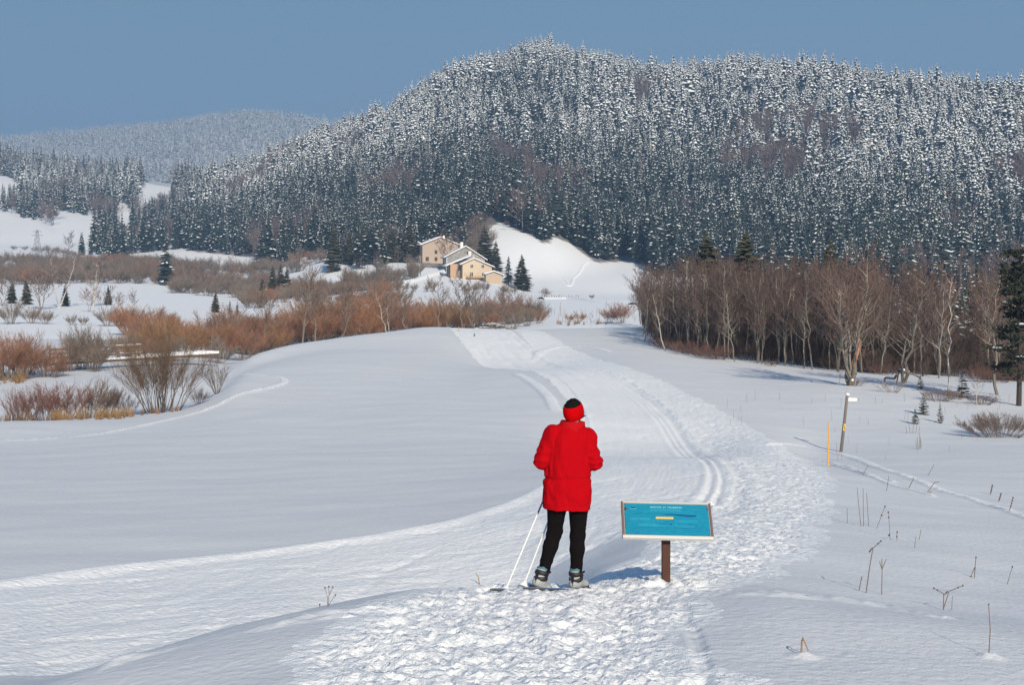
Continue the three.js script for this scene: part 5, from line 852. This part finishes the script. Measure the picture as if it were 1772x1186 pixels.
// ---------------------------------------------------------------- boulders and brush heap
{
  const R = rng(17);
  const rock = (px, row, w, label) => { const d = cast(px, row), g = ground(px, d), geo = new THREE.IcosahedronGeometry(1, 2), p = geo.attributes.position; for (let i = 0; i < p.count; i++) { const v = new THREE.Vector3().fromBufferAttribute(p, i), n = 1 + .35 * noise(v.x * 1.4 + px, v.y * 1.4, v.z * 1.4); p.setXYZ(i, v.x * n, v.y * n * .7, v.z * n); } geo.computeVertexNormals(); const t = thing('boulder', label, 'boulder', g), s = w / 2 / FOC * d; part('rock', geo, std(.35, .25, .21, .95), t).scale.setScalar(s); const c = part('snow_cap', geo, M_TREESNOW, t); c.scale.set(s * .95, s * .7, s * .95); c.position.y = s * .3; };
  rock(455, 597, 12, 'low snow-capped boulder under the thicket on the crest'); rock(468, 594, 16, 'larger reddish snow-capped boulder under the thicket on the crest');
  const g = land(856, 146), t = thing('brush_heap', 'heap of grey cut branches dusted with snow beyond the trail crest', 'brush heap', g), mb = new MB(), sn = new MB();
  for (let i = 0; i < 110; i++) { const x = (R() - .5) * 3.4, h = .75 * (1 - Math.abs(x) / 2) * R(), a = (R() - .5) * .9, l = .3 + .5 * R(), z = (R() - .5) * 1.6, p = [x - l * Math.cos(a), h - .3 * Math.sin(a), z], q = [x + l * Math.cos(a), h + .6 * Math.sin(a) * l, z + (R() - .5)]; mb.stick(p, q, .02, .008, 3, [.13, .11, .10], [.19, .155, .13]); if (R() < .16) sn.stick(p.map((v, k) => v + (k === 1 ? .045 : 0)), q.map((v, k) => v + (k === 1 ? .04 : 0)), .018, .012, 4, SNOW); }
  part('branches', mb.geo(), M_TWIG, t).userData.kind = 'stuff'; part('snow', sn.geo(), M_TREESNOW, t).userData.kind = 'stuff';
}
// ---------------------------------------------------------------- dry stalks standing in the snow
{
  const STALK = [.17, .13, .105];
  const stalk = (px, row, segs, label, { col = STALK, r = 1.1, heads = 0, head = [.10, .07, .05], name = 'dry_stalk', group } = {}) => { // segs: polylines in pixels from the base
    const d = cast(px, row), g = ground(px, d), k = FOC / d, mb = new MB(), hd = new MB(), R = rng(px * 7 + row), t = thing(name, label, 'dry plant', g, 0, group);
    for (const s of segs) { const P = s.map(([x, y], i) => [x / k, y / k - (i || y ? 0 : .06), (R() - .5) * .05 * i]), rr = P.map((_, i) => r / k * (1 - .55 * i / P.length) * .72); mb.path(P, rr, 5, col); if (heads) { const e = P[P.length - 1], f = P[P.length - 2]; for (let i = 0; i < heads; i++) { const q = i / heads; hd.blob(e.map((v, j) => lerp(v, f[j], q * .7)), 1.7 / k, 2.2 / k, 1.7 / k, head); } } }
    part('stem', mb.geo(), M_BARK, t); if (heads) part('seed_head', hd.geo(), M_BARK, t).userData.kind = 'stuff'; return t;
  };
  stalk(1386, 1133, [[[0, 0], [1, 20], [5, 22], [13, 1]]], 'thick broken reed bent into an upturned V', { col: [.30, .19, .11], r: 2.6, name: 'bent_reed' });
  stalk(1710, 1142, [[[0, 0], [2, 40], [4, 80]]], 'tall single stalk rising from a little snow mound', { r: 1.6, heads: 1, col: [.20, .15, .11] });
  stalk(1497, 1026, [[[0, 0], [6, 42], [12, 78], [24, 92]], [[12, 78], [7, 72]]], 'tall bent umbel stalk with a hooked top', { r: 1.5, heads: 2 });
  stalk(1484, 1022, [[[0, 0], [7, 24]]], 'short thick stub beside the bent umbel stalk', { r: 1.4 });
  stalk(1525, 1029, [[[0, 0], [1, 45], [9, 62]], [[1, 44], [1, 62]], [[1, 44], [-4, 58]]], 'forked stalk with thin upright tips', { r: 1.2 });
  stalk(1632, 1053, [[[0, 0], [1, 28], [-17, 38]], [[0, 2], [11, 32], [31, 44]], [[1, 26], [6, 32]]], 'wide-spread broken umbel with three arms', { r: 1.3, heads: 2 });
  stalk(1646, 1053, [[[0, 0], [1, 24]]], 'short thin stem beside the broken umbel', { r: .9 });
  stalk(1685, 1003, [[[0, 0], [2, 36]], [[1, 18], [-5, 2]]], 'dark split stalk alone on the open slope', { r: 1.2, heads: 1 });
  stalk(1740, 1013, [[[0, 0], [11, 30]]], 'thin tilted stalk towards the picture edge', { r: .9, heads: 1 });
  for (const [px, row, segs, l] of [[1490, 911, [[[0, 0], [-8, 68]]], 'first of three tall thin stems in a row'], [1494, 911, [[[0, 0], [-1, 66]]], 'middle of three tall thin stems in a row'], [1503, 911, [[[0, 0], [-4, 58]]], 'last of three tall thin stems in a row'], [1514, 914, [[[0, 0], [17, 38]]], 'slanting stem with a dark seed head'], [1540, 932, [[[0, 0], [-1, 22], [-4, 48]], [[0, 10], [-3, 8]]], 'knobbly stem with several seed heads'], [1551, 933, [[[0, 0], [1, 14]]], 'stubby stem below the knobbly one'], [1581, 949, [[[0, 0], [3, 20]]], 'lower half of a pair of tilted stems'], [1589, 932, [[[0, 0], [4, 18]]], 'upper half of a pair of tilted stems'], [1466, 905, [[[0, 0], [0, 26]]], 'faint upright stem before the three tall ones'], [1490, 826, [[[0, 0], [12, 19]]], 'slanting stem leaning over the narrow side track'], [1533, 852, [[[0, 0], [4, 26]]], 'upright stem below the narrow side track'], [1570, 846, [[[0, 0], [11, 18]]], 'dark slanting stem at the end of the side track'], [1600, 857, [[[0, 0], [16, 18], [24, 20]], [[0, 0], [12, 4]]], 'arching branched stem lying across the side track'], [1603, 826, [[[0, 0], [13, 20]]], 'pale slanting stem above the side track'], [1712, 858, [[[0, 0], [4, 16]]], 'beaded stem on the far snow, first of three'], [1726, 872, [[[0, 0], [5, 14]]], 'beaded stem on the far snow, second of three'], [1745, 890, [[[0, 0], [7, 22]]], 'beaded stem on the far snow, tallest of three']]) stalk(px, row, segs, l, { r: px > 1700 || px === 1570 || px === 1600 ? 1.2 : .8, heads: px > 1700 ? 4 : /seed|knob/.test(l) ? 2 : 0 });
  stalk(568, 1049, [[[0, 0], [-1, 18], [-5, 34]], [[0, 2], [2, 22], [2, 36]], [[2, 20], [8, 34]], [[0, 2], [8, 14], [12, 19]]], 'clump of dead flower stems with seed heads by the ski trail', { r: .8, heads: 1, head: [.12, .07, .06] });
  stalk(552, 1049, [[[0, 0], [1, 4]]], 'tiny stub beside the dead flower stems', { r: 1, heads: 1 });
  stalk(831, 1006, [[[0, 0], [-3, 12], [-8, 20]]], 'short broken tan stick near the ski tails', { col: [.32, .22, .12], r: 1.7, name: 'broken_stick' });
  // sparse thin stems in the far field
  const R = rng(55), src = stalk(1570, 730, [[[0, 0], [1, 16]]], 'thin dry stem among many in the open field before the wood', { r: .42, col: [.24, .20, .175], group: 'thin dry stems in the open field' });
  for (let i = 0; i < 55; i++) { const px = 1250 + 520 * R(), row = 690 + 110 * R(), d = cast(px, row); if (px < 1440 && row > 740) continue; dup(src, null, ground(px, d), R() * 6, [1 * d / 60, (.4 + .8 * R()) * d / 60, d / 60], 'dry_stalk'); }
  for (let i = 0; i < 40; i++) { const px = 925 + 190 * R(), d = 175 + 90 * R(); dup(src, null, land(px, d), R() * 6, [d / 60, (.5 + .7 * R()) * d / 60, d / 60], 'dry_stalk').userData = { ...src.userData, label: 'thin dry stem among many in the pale flat field beyond the trail', group: 'thin dry stems in the flat field' }; }
  const clump = stalk(1575, 752, [[[0, 0], [-3, 18]], [[4, 0], [5, 22]], [[9, 0], [11, 16]], [[-6, 0], [-8, 13]], [[14, 0], [16, 12]]], 'little clump of dry stems on the slope past the signpost', { r: .6, col: [.2, .17, .15] });
  dup(clump, 'second sparse clump of dry stems lower on the slope', groundRow(1588, 778), 1, 1.1);
}
// ---------------------------------------------------------------- the skier
const smin = (a, b, k) => { const h = clamp(.5 + .5 * (b - a) / k, 0, 1); return lerp(b, a, h) - k * h * (1 - h); };
function cap(p, a, b, ra, rb) { const bx = b[0] - a[0], by = b[1] - a[1], bz = b[2] - a[2], px = p[0] - a[0], py = p[1] - a[1], pz = p[2] - a[2], h = clamp((px * bx + py * by + pz * bz) / (bx * bx + by * by + bz * bz), 0, 1); return Math.hypot(px - bx * h, py - by * h, pz - bz * h) - lerp(ra, rb, h); }
function ell(p, c, r) { const x = (p[0] - c[0]) / r[0], y = (p[1] - c[1]) / r[1], z = (p[2] - c[2]) / r[2], k = Math.hypot(x, y, z); return (k - 1) * Math.min(r[0], r[1], r[2]) * (k > 1 ? 1 : 1); }
function mesh3(f, lo, hi, cell) { // marching cubes over a box
  const c = [0, 1, 2].map((i) => (lo[i] + hi[i]) / 2), half = Math.max(...[0, 1, 2].map((i) => hi[i] - lo[i])) / 2 + cell * 2, n = Math.min(128, Math.ceil(2 * half / cell));
  const mc = new MarchingCubes(n, new THREE.MeshStandardMaterial(), false, false, 400000); mc.isolation = 0;
  for (let z = 0; z < n; z++) for (let y = 0; y < n; y++) for (let x = 0; x < n; x++) mc.field[x + y * n + z * n * n] = -f([c[0] + ((x - n / 2) / (n / 2)) * half, c[1] + ((y - n / 2) / (n / 2)) * half, c[2] + ((z - n / 2) / (n / 2)) * half]);
  mc.update();
  const P = new Float32Array(mc.count * 3), N = new Float32Array(mc.count * 3);
  for (let i = 0; i < mc.count * 3; i++) { P[i] = c[i % 3] + mc.positionArray[i] * half; N[i] = mc.normalArray[i]; }
  let g = new THREE.BufferGeometry(); g.setAttribute('position', new THREE.BufferAttribute(P, 3)); g = mergeVertices(g, cell * .01); g.computeVertexNormals(); const q = g.attributes.position, uv = new Float32Array(q.count * 2); for (let i = 0; i < q.count; i++) { uv[i * 2] = (q.getX(i) + .6 * q.getZ(i)) * 1.6; uv[i * 2 + 1] = q.getY(i) * 1.1; } g.setAttribute('uv', new THREE.BufferAttribute(uv, 2)); return g;
}
{
  const gy = groundH(MAN_X, -MAN_D), k = FOC / MAN_D, baseY = EYE - (1021 - HOR) / k;
  const me = thing('person', 'person in red jacket, red headband and black trousers standing on skis, seen from behind', 'person', [MAN_X, baseY, -MAN_D]);
  const X = (px) => (px - 980) / k, Y = (row) => (1021 - row) / k;
  // joints
  const J = { neck: [X(990), Y(738), -.02], shL: [X(957), Y(752), 0], shR: [X(1014), Y(756), 0], elL: [X(937), Y(797), .05], elR: [X(1028), Y(799), .05], wrL: [X(962), Y(812), -.26], wrR: [X(1000), Y(812), -.27],
    hipL: [X(964), Y(872), .02], hipR: [X(1001), Y(874), .0], knL: [X(960), Y(922), -.03], knR: [X(1000), Y(928), -.03], anL: [X(939), Y(984), .10], anR: [X(996.5), Y(990), .0] };
  const skin = std(.48, .29, .21, .55), red = new THREE.MeshPhysicalMaterial({ color: new THREE.Color().setRGB(.385, .002, .006), bumpMap: snowBump, bumpScale: .004, roughness: 1, specularIntensity: .08 }), redKnit = new THREE.MeshPhysicalMaterial({ color: new THREE.Color().setRGB(.47, .001, .003), roughness: 1, specularIntensity: .06 }), black = new THREE.MeshPhysicalMaterial({ color: new THREE.Color().setRGB(.006, .0045, .005), roughness: .95, specularIntensity: .18 }), hairM = new THREE.MeshPhysicalMaterial({ color: new THREE.Color().setRGB(.006, .004, .004), roughness: .7, specularIntensity: .2 });
  // head, turned a little to the side and bowed
  const HC = [X(993), Y(713), -.03], yaw = -.42, pitch = .20, cy = Math.cos(yaw), sy = Math.sin(yaw), cp = Math.cos(pitch), sp = Math.sin(pitch);
  const toHead = (p) => { let x = p[0] - HC[0], y = p[1] - HC[1], z = p[2] - HC[2]; [x, z] = [x * cy - z * sy, x * sy + z * cy]; [y, z] = [y * cp + z * sp, -y * sp + z * cp]; return [x, y, z]; };   // face looks along -z
  const skull = (q) => smin(ell(q, [0, .012, .012], [.069, .092, .090]), ell(q, [0, -.045, -.028], [.054, .068, .062]), .04);
  const headF = (q) => { let v = skull(q); v = smin(v, ell(q, [0, -.028, -.098], [.012, .022, .018]), .012); v = smin(v, ell(q, [0, -.092, -.068], [.022, .018, .02]), .02); for (const s of [-1, 1]) { v = smin(v, ell(q, [s * .073, -.022, .012], [.010, .028, .018]), .006); v = Math.max(v, -ell(q, [s * .030, -.004, -.094], [.016, .010, .014])); v = smin(v, ell(q, [s * .030, -.004, -.078], [.012, .011, .012]), .003); } v = Math.max(v, -ell(q, [0, -.066, -.094], [.022, .003, .012])); return v; };
  // hands: palm, four curled fingers and a thumb round the pole grip
  const handF = (p, wr, s) => { const q = [(p[0] - wr[0]) * s, p[1] - wr[1], p[2] - wr[2]]; let v = ell(q, [.01, 0, -.05], [.018, .042, .048]); for (let i = 0; i < 4; i++) { const y = .030 - i * .021, l = [.9, 1, .95, .78][i], a = [.018, y, -.082], b = [.044 * l, y - .002, -.108], c = [.060 * l, y - .003, -.084], e = [.046 * l, y - .003, -.064]; v = Math.min(smin(v, cap(p2(q), a, b, .0098, .0094), .004), cap(q, b, c, .0094, .009), cap(q, c, e, .009, .0082)); } v = smin(v, cap(q, [.012, .035, -.035], [.044, .052, -.062], .012, .010), .006); return Math.min(v, cap(q, [.044, .052, -.062], [.060, .044, -.082], .010, .0085)); };
  const p2 = (q) => q;
  const inner = (p) => { let v = cap(p, J.neck, [HC[0], HC[1] - .05, HC[2] + .015], .05, .048); const pel = [X(982), Y(836), .02], chest = [X(987), Y(770), 0]; let b = cap([p[0], p[1], p[2] * 1.35], pel, chest, .15, .15); b = smin(b, cap(p, [J.shL[0], J.shL[1] - .01, 0], [J.shR[0], J.shR[1] - .01, 0], .06, .06), .05); for (const [a, e, w] of [['shL', 'elL', 'wrL'], ['shR', 'elR', 'wrR']]) { b = smin(b, cap(p, J[a], J[e], .048, .042), .03); b = smin(b, cap(p, J[e], J[w], .042, .027), .01); } for (const [h, n, a] of [['hipL', 'knL', 'anL'], ['hipR', 'knR', 'anR']]) { b = smin(b, cap(p, J[h], J[n], .078, .05), .03); b = smin(b, cap(p, J[n], [lerp(J[n][0], J[a][0], .6), lerp(J[n][1], J[a][1], .6), lerp(J[n][2], J[a][2], .6)], .045, .034), .02); } return smin(v, b, .03); };
  const bodyG = mergeGeometries([mesh3(inner, [X(915), Y(1000), -.36], [X(1050), Y(725), .2], .013), mesh3((p) => Math.min(headF(toHead(p)), cap(p, [J.neck[0], J.neck[1] - .02, J.neck[2]], [HC[0], HC[1] - .06, HC[2] + .02], .052, .05)), [HC[0] - .14, HC[1] - .2, HC[2] - .16], [HC[0] + .14, HC[1] + .14, HC[2] + .16], .0042), mesh3((p) => handF(p, J.wrL, 1), [J.wrL[0] - .06, J.wrL[1] - .08, J.wrL[2] - .14], [J.wrL[0] + .1, J.wrL[1] + .09, J.wrL[2] + .04], .0034), mesh3((p) => handF(p, J.wrR, -1), [J.wrR[0] - .1, J.wrR[1] - .08, J.wrR[2] - .14], [J.wrR[0] + .06, J.wrR[1] + .09, J.wrR[2] + .04], .0034)]);
  part('body', bodyG, skin, me);
  // hair and headband
  const hb = (q) => q[1] + .10 * q[2];   // the band's tilted plane
  const boxH = [[HC[0] - .14, HC[1] - .16, HC[2] - .16], [HC[0] + .14, HC[1] + .16, HC[2] + .16]];
  part('hair', mesh3((p) => { const q = toHead(p), e = .006 * noise(q[0] * 60, q[1] * 30, q[2] * 60); let v = Math.max(skull(q) - .013 - e, -(hb(q) - .056)); v = Math.max(v, -(q[2] + .075)); const bun = ell(q, [.022, .098, .03], [.032, .020, .034]); v = smin(v, bun - e, .02); const nape = Math.max(Math.abs(skull(q) - .004) - .006 - e * .4, q[1] + .03, -q[1] - .10, -(q[2] - .01)); return Math.min(v, nape); }, ...boxH, .0042), hairM, me);
  part('headband', mesh3((p) => { const q = toHead(p), h = hb(q); return Math.max(Math.abs(skull(q) - .008 - .002 * noise(q[0] * 25, q[1] * 90, q[2] * 25)) - .007, h - .066, -.056 - h) - .004; }, ...boxH, .0042), redKnit, me);
  { const l = part('badge', new THREE.CylinderGeometry(.013, .013, .003, 16), M_WHITE, me); l.scale.set(1, 1, 1.5); const at = new THREE.Vector3(HC[0] - .083, HC[1] + .006, HC[2] + .028); l.position.copy(at); l.rotation.z = Math.PI / 2; }
  { // sunglasses seen from behind at the cheek
    const gl = new THREE.Group(); gl.name = 'sunglasses'; me.add(gl); gl.position.set(...HC); gl.rotation.order = 'YXZ'; gl.rotation.set(-pitch, yaw, 0);
    const dark = std(.012, .010, .010, .25);
    for (const s of [-1, 1]) { part('lens', new THREE.SphereGeometry(.03, 16, 10, 0, Math.PI * 2, 0, .9).rotateX(-Math.PI / 2).scale(1.1, .8, 1).translate(s * .040, -.030, -.080), dark, gl); const tb = new THREE.TubeGeometry(new THREE.CatmullRomCurve3([[s * .068, -.028, -.092], [s * .095, -.030, -.058], [s * .093, -.040, -.01], [s * .086, -.052, .012]].map((v) => new THREE.Vector3(...v))), 14, .0045, 6); part('temple', tb, dark, gl); }
    part('bridge', boxAt(.018, .006, .006, 0, -.002, -.103), dark, gl);
  }
  // jacket: boxy, waist seam, sleeves bent forward
  const tab = (rows) => pchip(rows.map((r) => r[0]), rows.map((r) => r[1]));
  const halfW = tab([[.70, .205], [.735, .212], [.80, .212], [.95, .207], [1.02, .205], [1.12, .203], [1.22, .203], [1.32, .192], [1.40, .155], [1.455, .09]]), midX = tab([[.73, X(980.5)], [1.03, X(981)], [1.3, X(985)], [1.45, X(989)]]), halfD = tab([[.70, .158], [.9, .162], [1.02, .148], [1.2, .145], [1.34, .13], [1.45, .075]]);
  const jacket = (p) => {
    const y = clamp(p[1], .70, 1.455), a = halfW(y), b = halfD(y), x = p[0] - midX(y), z = p[2] - .01, kk = Math.pow(Math.pow(Math.abs(x) / a, 2.4) + Math.pow(Math.abs(z) / b, 2.4), 1 / 2.4);
    let v = (kk - 1) * Math.min(a, b); const hem = Y(880) - .022 * (p[0]) ; v = smax(v, hem - p[1], .012); v = smax(v, p[1] - 1.47, .03);
    v = smin(v, cap(p, [J.shL[0] + .06, J.shL[1] + .025, 0], [J.shL[0], J.shL[1] - .015, 0], .07, .076), .05); v = smin(v, cap(p, [J.shR[0] - .06, J.shR[1] + .025, 0], [J.shR[0], J.shR[1] - .015, 0], .07, .076), .05);
    for (const [s, e, w] of [['shL', 'elL', 'wrL'], ['shR', 'elR', 'wrR']]) { let arm = cap(p, J[s], J[e], .078, .070); arm = smin(arm, cap(p, J[e], J[w], .070, .050), .02); const dd = p[1] - J[e][1]; arm += .006 * Math.sin(dd * 95 + p[2] * 40 + noise(p[0] * 9, p[1] * 9) * 3) * gauss(dd - .05, .09); v = smin(v, arm, .012 + .04 * sstep(1.2, 1.38, p[1])); }
    const back = sstep(-.05, .08, p[2]);
    v += .013 * back * sstep(.735, .82, p[1]) * (noise(p[0] * 13, p[1] * 2.6, p[2] * 6) + .5 * noise(p[0] * 21 + p[1] * 6, p[1] * 5, 3)) + .010 * noise(p[0] * 6, p[1] * 5, p[2] * 6 + 4) + .007 * noise(p[0] * 22, p[1] * 12, p[2] * 22) + .006 * sstep(.735, .8, p[1]) * Math.pow(Math.max(0, noise(p[0] * 12 + p[1] * 5, p[1] * 7 - p[0] * 6, 8)), 1) * (1 - sstep(.85, 1.25, p[1]));
    v += .008 * gauss(p[1] - 1.005 - .006 * noise(p[0] * 8, 2), .008) - .004 * gauss(p[1] - .975, .02) + .0035 * gauss(p[1] - (hem + .035), .004);
    v += .007 * gauss(Math.abs(p[0] - midX(y)) - .135 - .006 * noise(p[1] * 9, 2), .008) * sstep(1.0, 1.1, p[1]);
    return v;
  };
  const smax = (a, b, q) => -smin(-a, -b, q);
  part('jacket', mesh3(jacket, [X(920), Y(884), -.34], [X(1046), Y(728), .22], .0092), red, me);
  part('collar', mesh3((p) => { const y = p[1] - 1.425, x = p[0] - lerp(X(988), X(992), clamp(y / .1, 0, 1)), z = p[2] + .02, a = .112 - .26 * y, q = Math.hypot(x, z * 1.08) - a; const tilt = .10 * x * -.6; return Math.max(Math.abs(q) - .012, -y - .03, y - .076 - tilt - .006 * noise(p[0] * 20, 1, p[2] * 20)) - .006 + .002 * noise(p[0] * 30, p[1] * 30, p[2] * 30); }, [X(960), 1.38, -.2], [X(1022), 1.58, .16], .005), new THREE.MeshPhysicalMaterial({ color: new THREE.Color().setRGB(.40, .006, .010), roughness: 1, specularIntensity: .1 }), me);
  // trousers
  part('trousers', mesh3((p) => { let v = 9; for (const [h, n, a, s] of [['hipL', 'knL', 'anL', 0], ['hipR', 'knR', 'anR', 1]]) { const top3 = [J[h][0], J[h][1] + .12, J[h][2]]; let l = smin(cap(p, top3, J[h], .098, .091), cap(p, J[h], J[n], .091, .066), .03); const cf = [lerp(J[n][0], J[a][0], .36), lerp(J[n][1], J[a][1], .36), lerp(J[n][2], J[a][2], .36) + .02]; l = smin(l, cap(p, J[n], cf, .066, .064), .03); l = smin(l, cap(p, cf, [J[a][0], J[a][1] - .025, J[a][2]], .063, .050), .03); l += .003 * Math.sin(p[1] * 70 + 9 * noise(p[0] * 8, p[1] * 8, s)) * (gauss(p[1] - J[n][1], .06) + gauss(p[1] - J[a][1] - .06, .05)); v = smin(v, l, .012); } return Math.max(v, p[1] - Y(868)); }, [X(925), Y(1000), -.18], [X(1024), Y(864), .2], .0088), black, me);
  // ski boots
  const bootMat = std(.34, .35, .355, .55), teal = std(.06, .17, .22, .7), sole = std(.03, .03, .032, .6), strap = std(.012, .012, .014, .6);
  const boot = (an, yawB, pitchB) => {
    const b = new THREE.Group(); b.name = 'boot'; me.add(b); b.position.set(an[0], an[1] - .005, an[2]); b.rotation.order = 'YXZ'; b.rotation.set(pitchB, yawB, 0); b.scale.set(.9, .95, .9);   // toe along -z, ankle at the origin
    const f = (p) => { let v = cap(p, [0, .02, .01], [0, -.07, .005], .056, .058); v = smin(v, ell(p, [0, -.105, .02], [.048, .045, .06]), .03); v = smin(v, cap(p, [0, -.095, -.03], [0, -.118, -.15], .048, .036), .04); v = Math.max(v, -.148 - p[1], p[1] - .035); return v + .002 * noise(p[0] * 40, p[1] * 40, p[2] * 40); };
    part('shell', mesh3(f, [-.08, -.16, -.22], [.08, .05, .1], .006), bootMat, b);
    part('cuff', mesh3((p) => Math.max(cap(p, [0, .065, .012], [0, .01, .01], .056, .06), p[1] - .045 - .01 * noise(p[0] * 30, 1, p[2] * 30), .022 - p[1]), [-.08, 0, -.08], [.08, .09, .1], .006), teal, b);
    const sg = new THREE.Shape(); sg.moveTo(-.04, .075); sg.quadraticCurveTo(0, .095, .04, .075); sg.lineTo(.042, -.1); sg.quadraticCurveTo(.03, -.2, 0, -.205); sg.quadraticCurveTo(-.03, -.2, -.042, -.1); sg.closePath();
    const g = new THREE.ExtrudeGeometry(sg, { depth: .022, bevelEnabled: true, bevelSize: .003, bevelThickness: .003, bevelSegments: 2, curveSegments: 8 }); g.rotateX(Math.PI / 2); g.translate(0, -.143, 0); part('sole', g, sole, b);
    for (const [y, z, r, tx] of [[-.005, .008, .061, .1], [-.055, .0, .062, .35]]) { const st = part('strap', new THREE.TorusGeometry(r, .010, 8, 26), strap, b); st.scale.set(1, 1, 2.2); st.rotation.x = Math.PI / 2 + tx; st.position.set(0, y, z); }
    const bk = part('buckle', new RoundedBoxGeometry(.028, .06, .022, 2, .004), strap, b); bk.position.set(.064, -.03, .0); bk.rotation.z = -.5;
    const tb = part('buckle', new RoundedBoxGeometry(.018, .05, .016, 2, .004), strap, b); tb.position.set(.078, .012, -.01); tb.rotation.z = -.95;
    part('heel_spine', boxAt(.022, .11, .016, .012, -.06, .068), strap, b);
    return b;
  };
  boot([J.anL[0] - .004, J.anL[1] - .012, J.anL[2]], -.85, -.42); boot([J.anR[0] + .002, J.anR[1] - .004, J.anR[2]], -.72, -.04);
  // skis: tails towards the viewer's side, tips pointing away past the snow bank
  const ski = (mid, yawS, label) => { const t = thing('ski', label, 'ski', mid, yawS), L = 1.72, w = .048, sh = new THREE.Shape(); sh.moveTo(0, -L * .46); sh.quadraticCurveTo(w * .5, -L * .45, w * .5, -L * .40); sh.quadraticCurveTo(w * .38, 0, w * .52, L * .40); sh.quadraticCurveTo(w * .3, L * .52, 0, L * .54); sh.quadraticCurveTo(-w * .3, L * .52, -w * .52, L * .40); sh.quadraticCurveTo(-w * .38, 0, -w * .5, -L * .40); sh.quadraticCurveTo(-w * .5, -L * .45, 0, -L * .46);
    const bend = (geo) => { const p = geo.attributes.position; for (let i = 0; i < p.count; i++) { const z = p.getZ(i), e = Math.max(0, -z - L * .34); p.setY(i, p.getY(i) + 1.2 * e * e + .01 * Math.cos(z * 2)); } geo.computeVertexNormals(); return geo; };
    const g = new THREE.ExtrudeGeometry(sh, { depth: .016, bevelEnabled: false, steps: 1, curveSegments: 14 }); g.rotateX(-Math.PI / 2); part('ski_body', bend(g), std(.05, .05, .055, .4), t);
    const g2 = new THREE.ExtrudeGeometry(sh, { depth: .003, bevelEnabled: false, curveSegments: 14 }); g2.scale(.86, .97, 1); g2.rotateX(-Math.PI / 2); g2.translate(0, .0165, 0); part('top_sheet', bend(g2), std(.10, .22, .42, .35), t);
    const bd = part('binding', new RoundedBoxGeometry(.045, .03, .16, 2, .006), std(.06, .06, .065, .5), t); bd.position.set(0, .034, -.03); const hp = part('heel_plate', new RoundedBoxGeometry(.04, .014, .10, 2, .004), std(.5, .5, .5, .5), t); hp.position.set(0, .027, .19); return t; };
  const lay = (px, row, dz) => [XW(px, MAN_D + dz), EYE - (row - HOR) / FOC * (MAN_D + dz), -(MAN_D + dz)];
  const s1 = ski(lay(957, 1029, -.02), -.80, 'dark ski with blue top under the raised boot heel'); for (const s of [s1]) { s.rotation.order = 'YXZ'; s.rotation.x = -.20; }
  const s2 = ski(lay(1006, 1026, .06), -.76, 'dark ski with blue top under the flat-standing boot'); s2.rotation.order = 'YXZ'; s2.rotation.x = -.20;
  // poles tucked under the arms
  const pole = (tip, topP, label, grey) => { const t = thing('ski_pole', label, 'ski pole', tip), v = topP.map((q, i) => q - tip[i]), at = (f) => v.map((q) => q * f), mk = (a, b, r0, r1, c, n) => { const m = new MB(); m.stick(at(a), at(b), r0, r1, 10, c); return part(n, m.geo(), M_POLE(), t); };
    mk(-.015, .03, .004, .006, [.3, .3, .3], 'tip'); mk(.03, grey ? .52 : .60, .0062, .0072, [.80, .80, .78], 'shaft'); mk(grey ? .52 : .60, .93, .0076, .0086, grey ? [.25, .30, .36] : [.05, .14, .36], 'upper_shaft'); mk(.93, 1.03, .016, .015, [.02, .02, .02], 'grip');
    const bk = part('basket', new THREE.ConeGeometry(.048, .065, 16), std(.82, .82, .80, .7), t); bk.position.set(...at(.035)); bk.quaternion.setFromUnitVectors(new THREE.Vector3(0, 1, 0), new THREE.Vector3(...v).normalize());
    const sg = part('strap', new THREE.TorusGeometry(.05, .006, 6, 18), strap, t); sg.position.set(...at(1.0)); return t; };
  const W = (l) => [MAN_X + l[0], baseY + l[1], -MAN_D + l[2]];
  pole(W([X(873), Y(1019), .16]), W([J.wrL[0] + .045, J.wrL[1] + .02, J.wrL[2] - .085]), 'white ski pole with blue upper shaft, its basket farther from the skier');
  pole(W([X(905), Y(1016), .02]), W([J.wrR[0] - .045, J.wrR[1] + .02, J.wrR[2] - .085]), 'white ski pole with grey upper shaft, its basket closer to the boots', true);
}
function M_POLE() { return (M_POLE.m ||= vcol(.45)); }
// ---------------------------------------------------------------- render
scene.fog = new THREE.FogExp2(HAZE.color, HAZE.density);
const renderer = new THREE.WebGLRenderer({ antialias: true });
renderer.setSize(1024, 686);
renderer.shadowMap.enabled = true;
renderer.toneMapping = THREE.LinearToneMapping;
renderer.toneMappingExposure = EXPOSURE;
scene.traverse((o) => { if (o.isMesh) { o.castShadow = true; o.receiveShadow = true; } });
renderer.render(scene, camera);
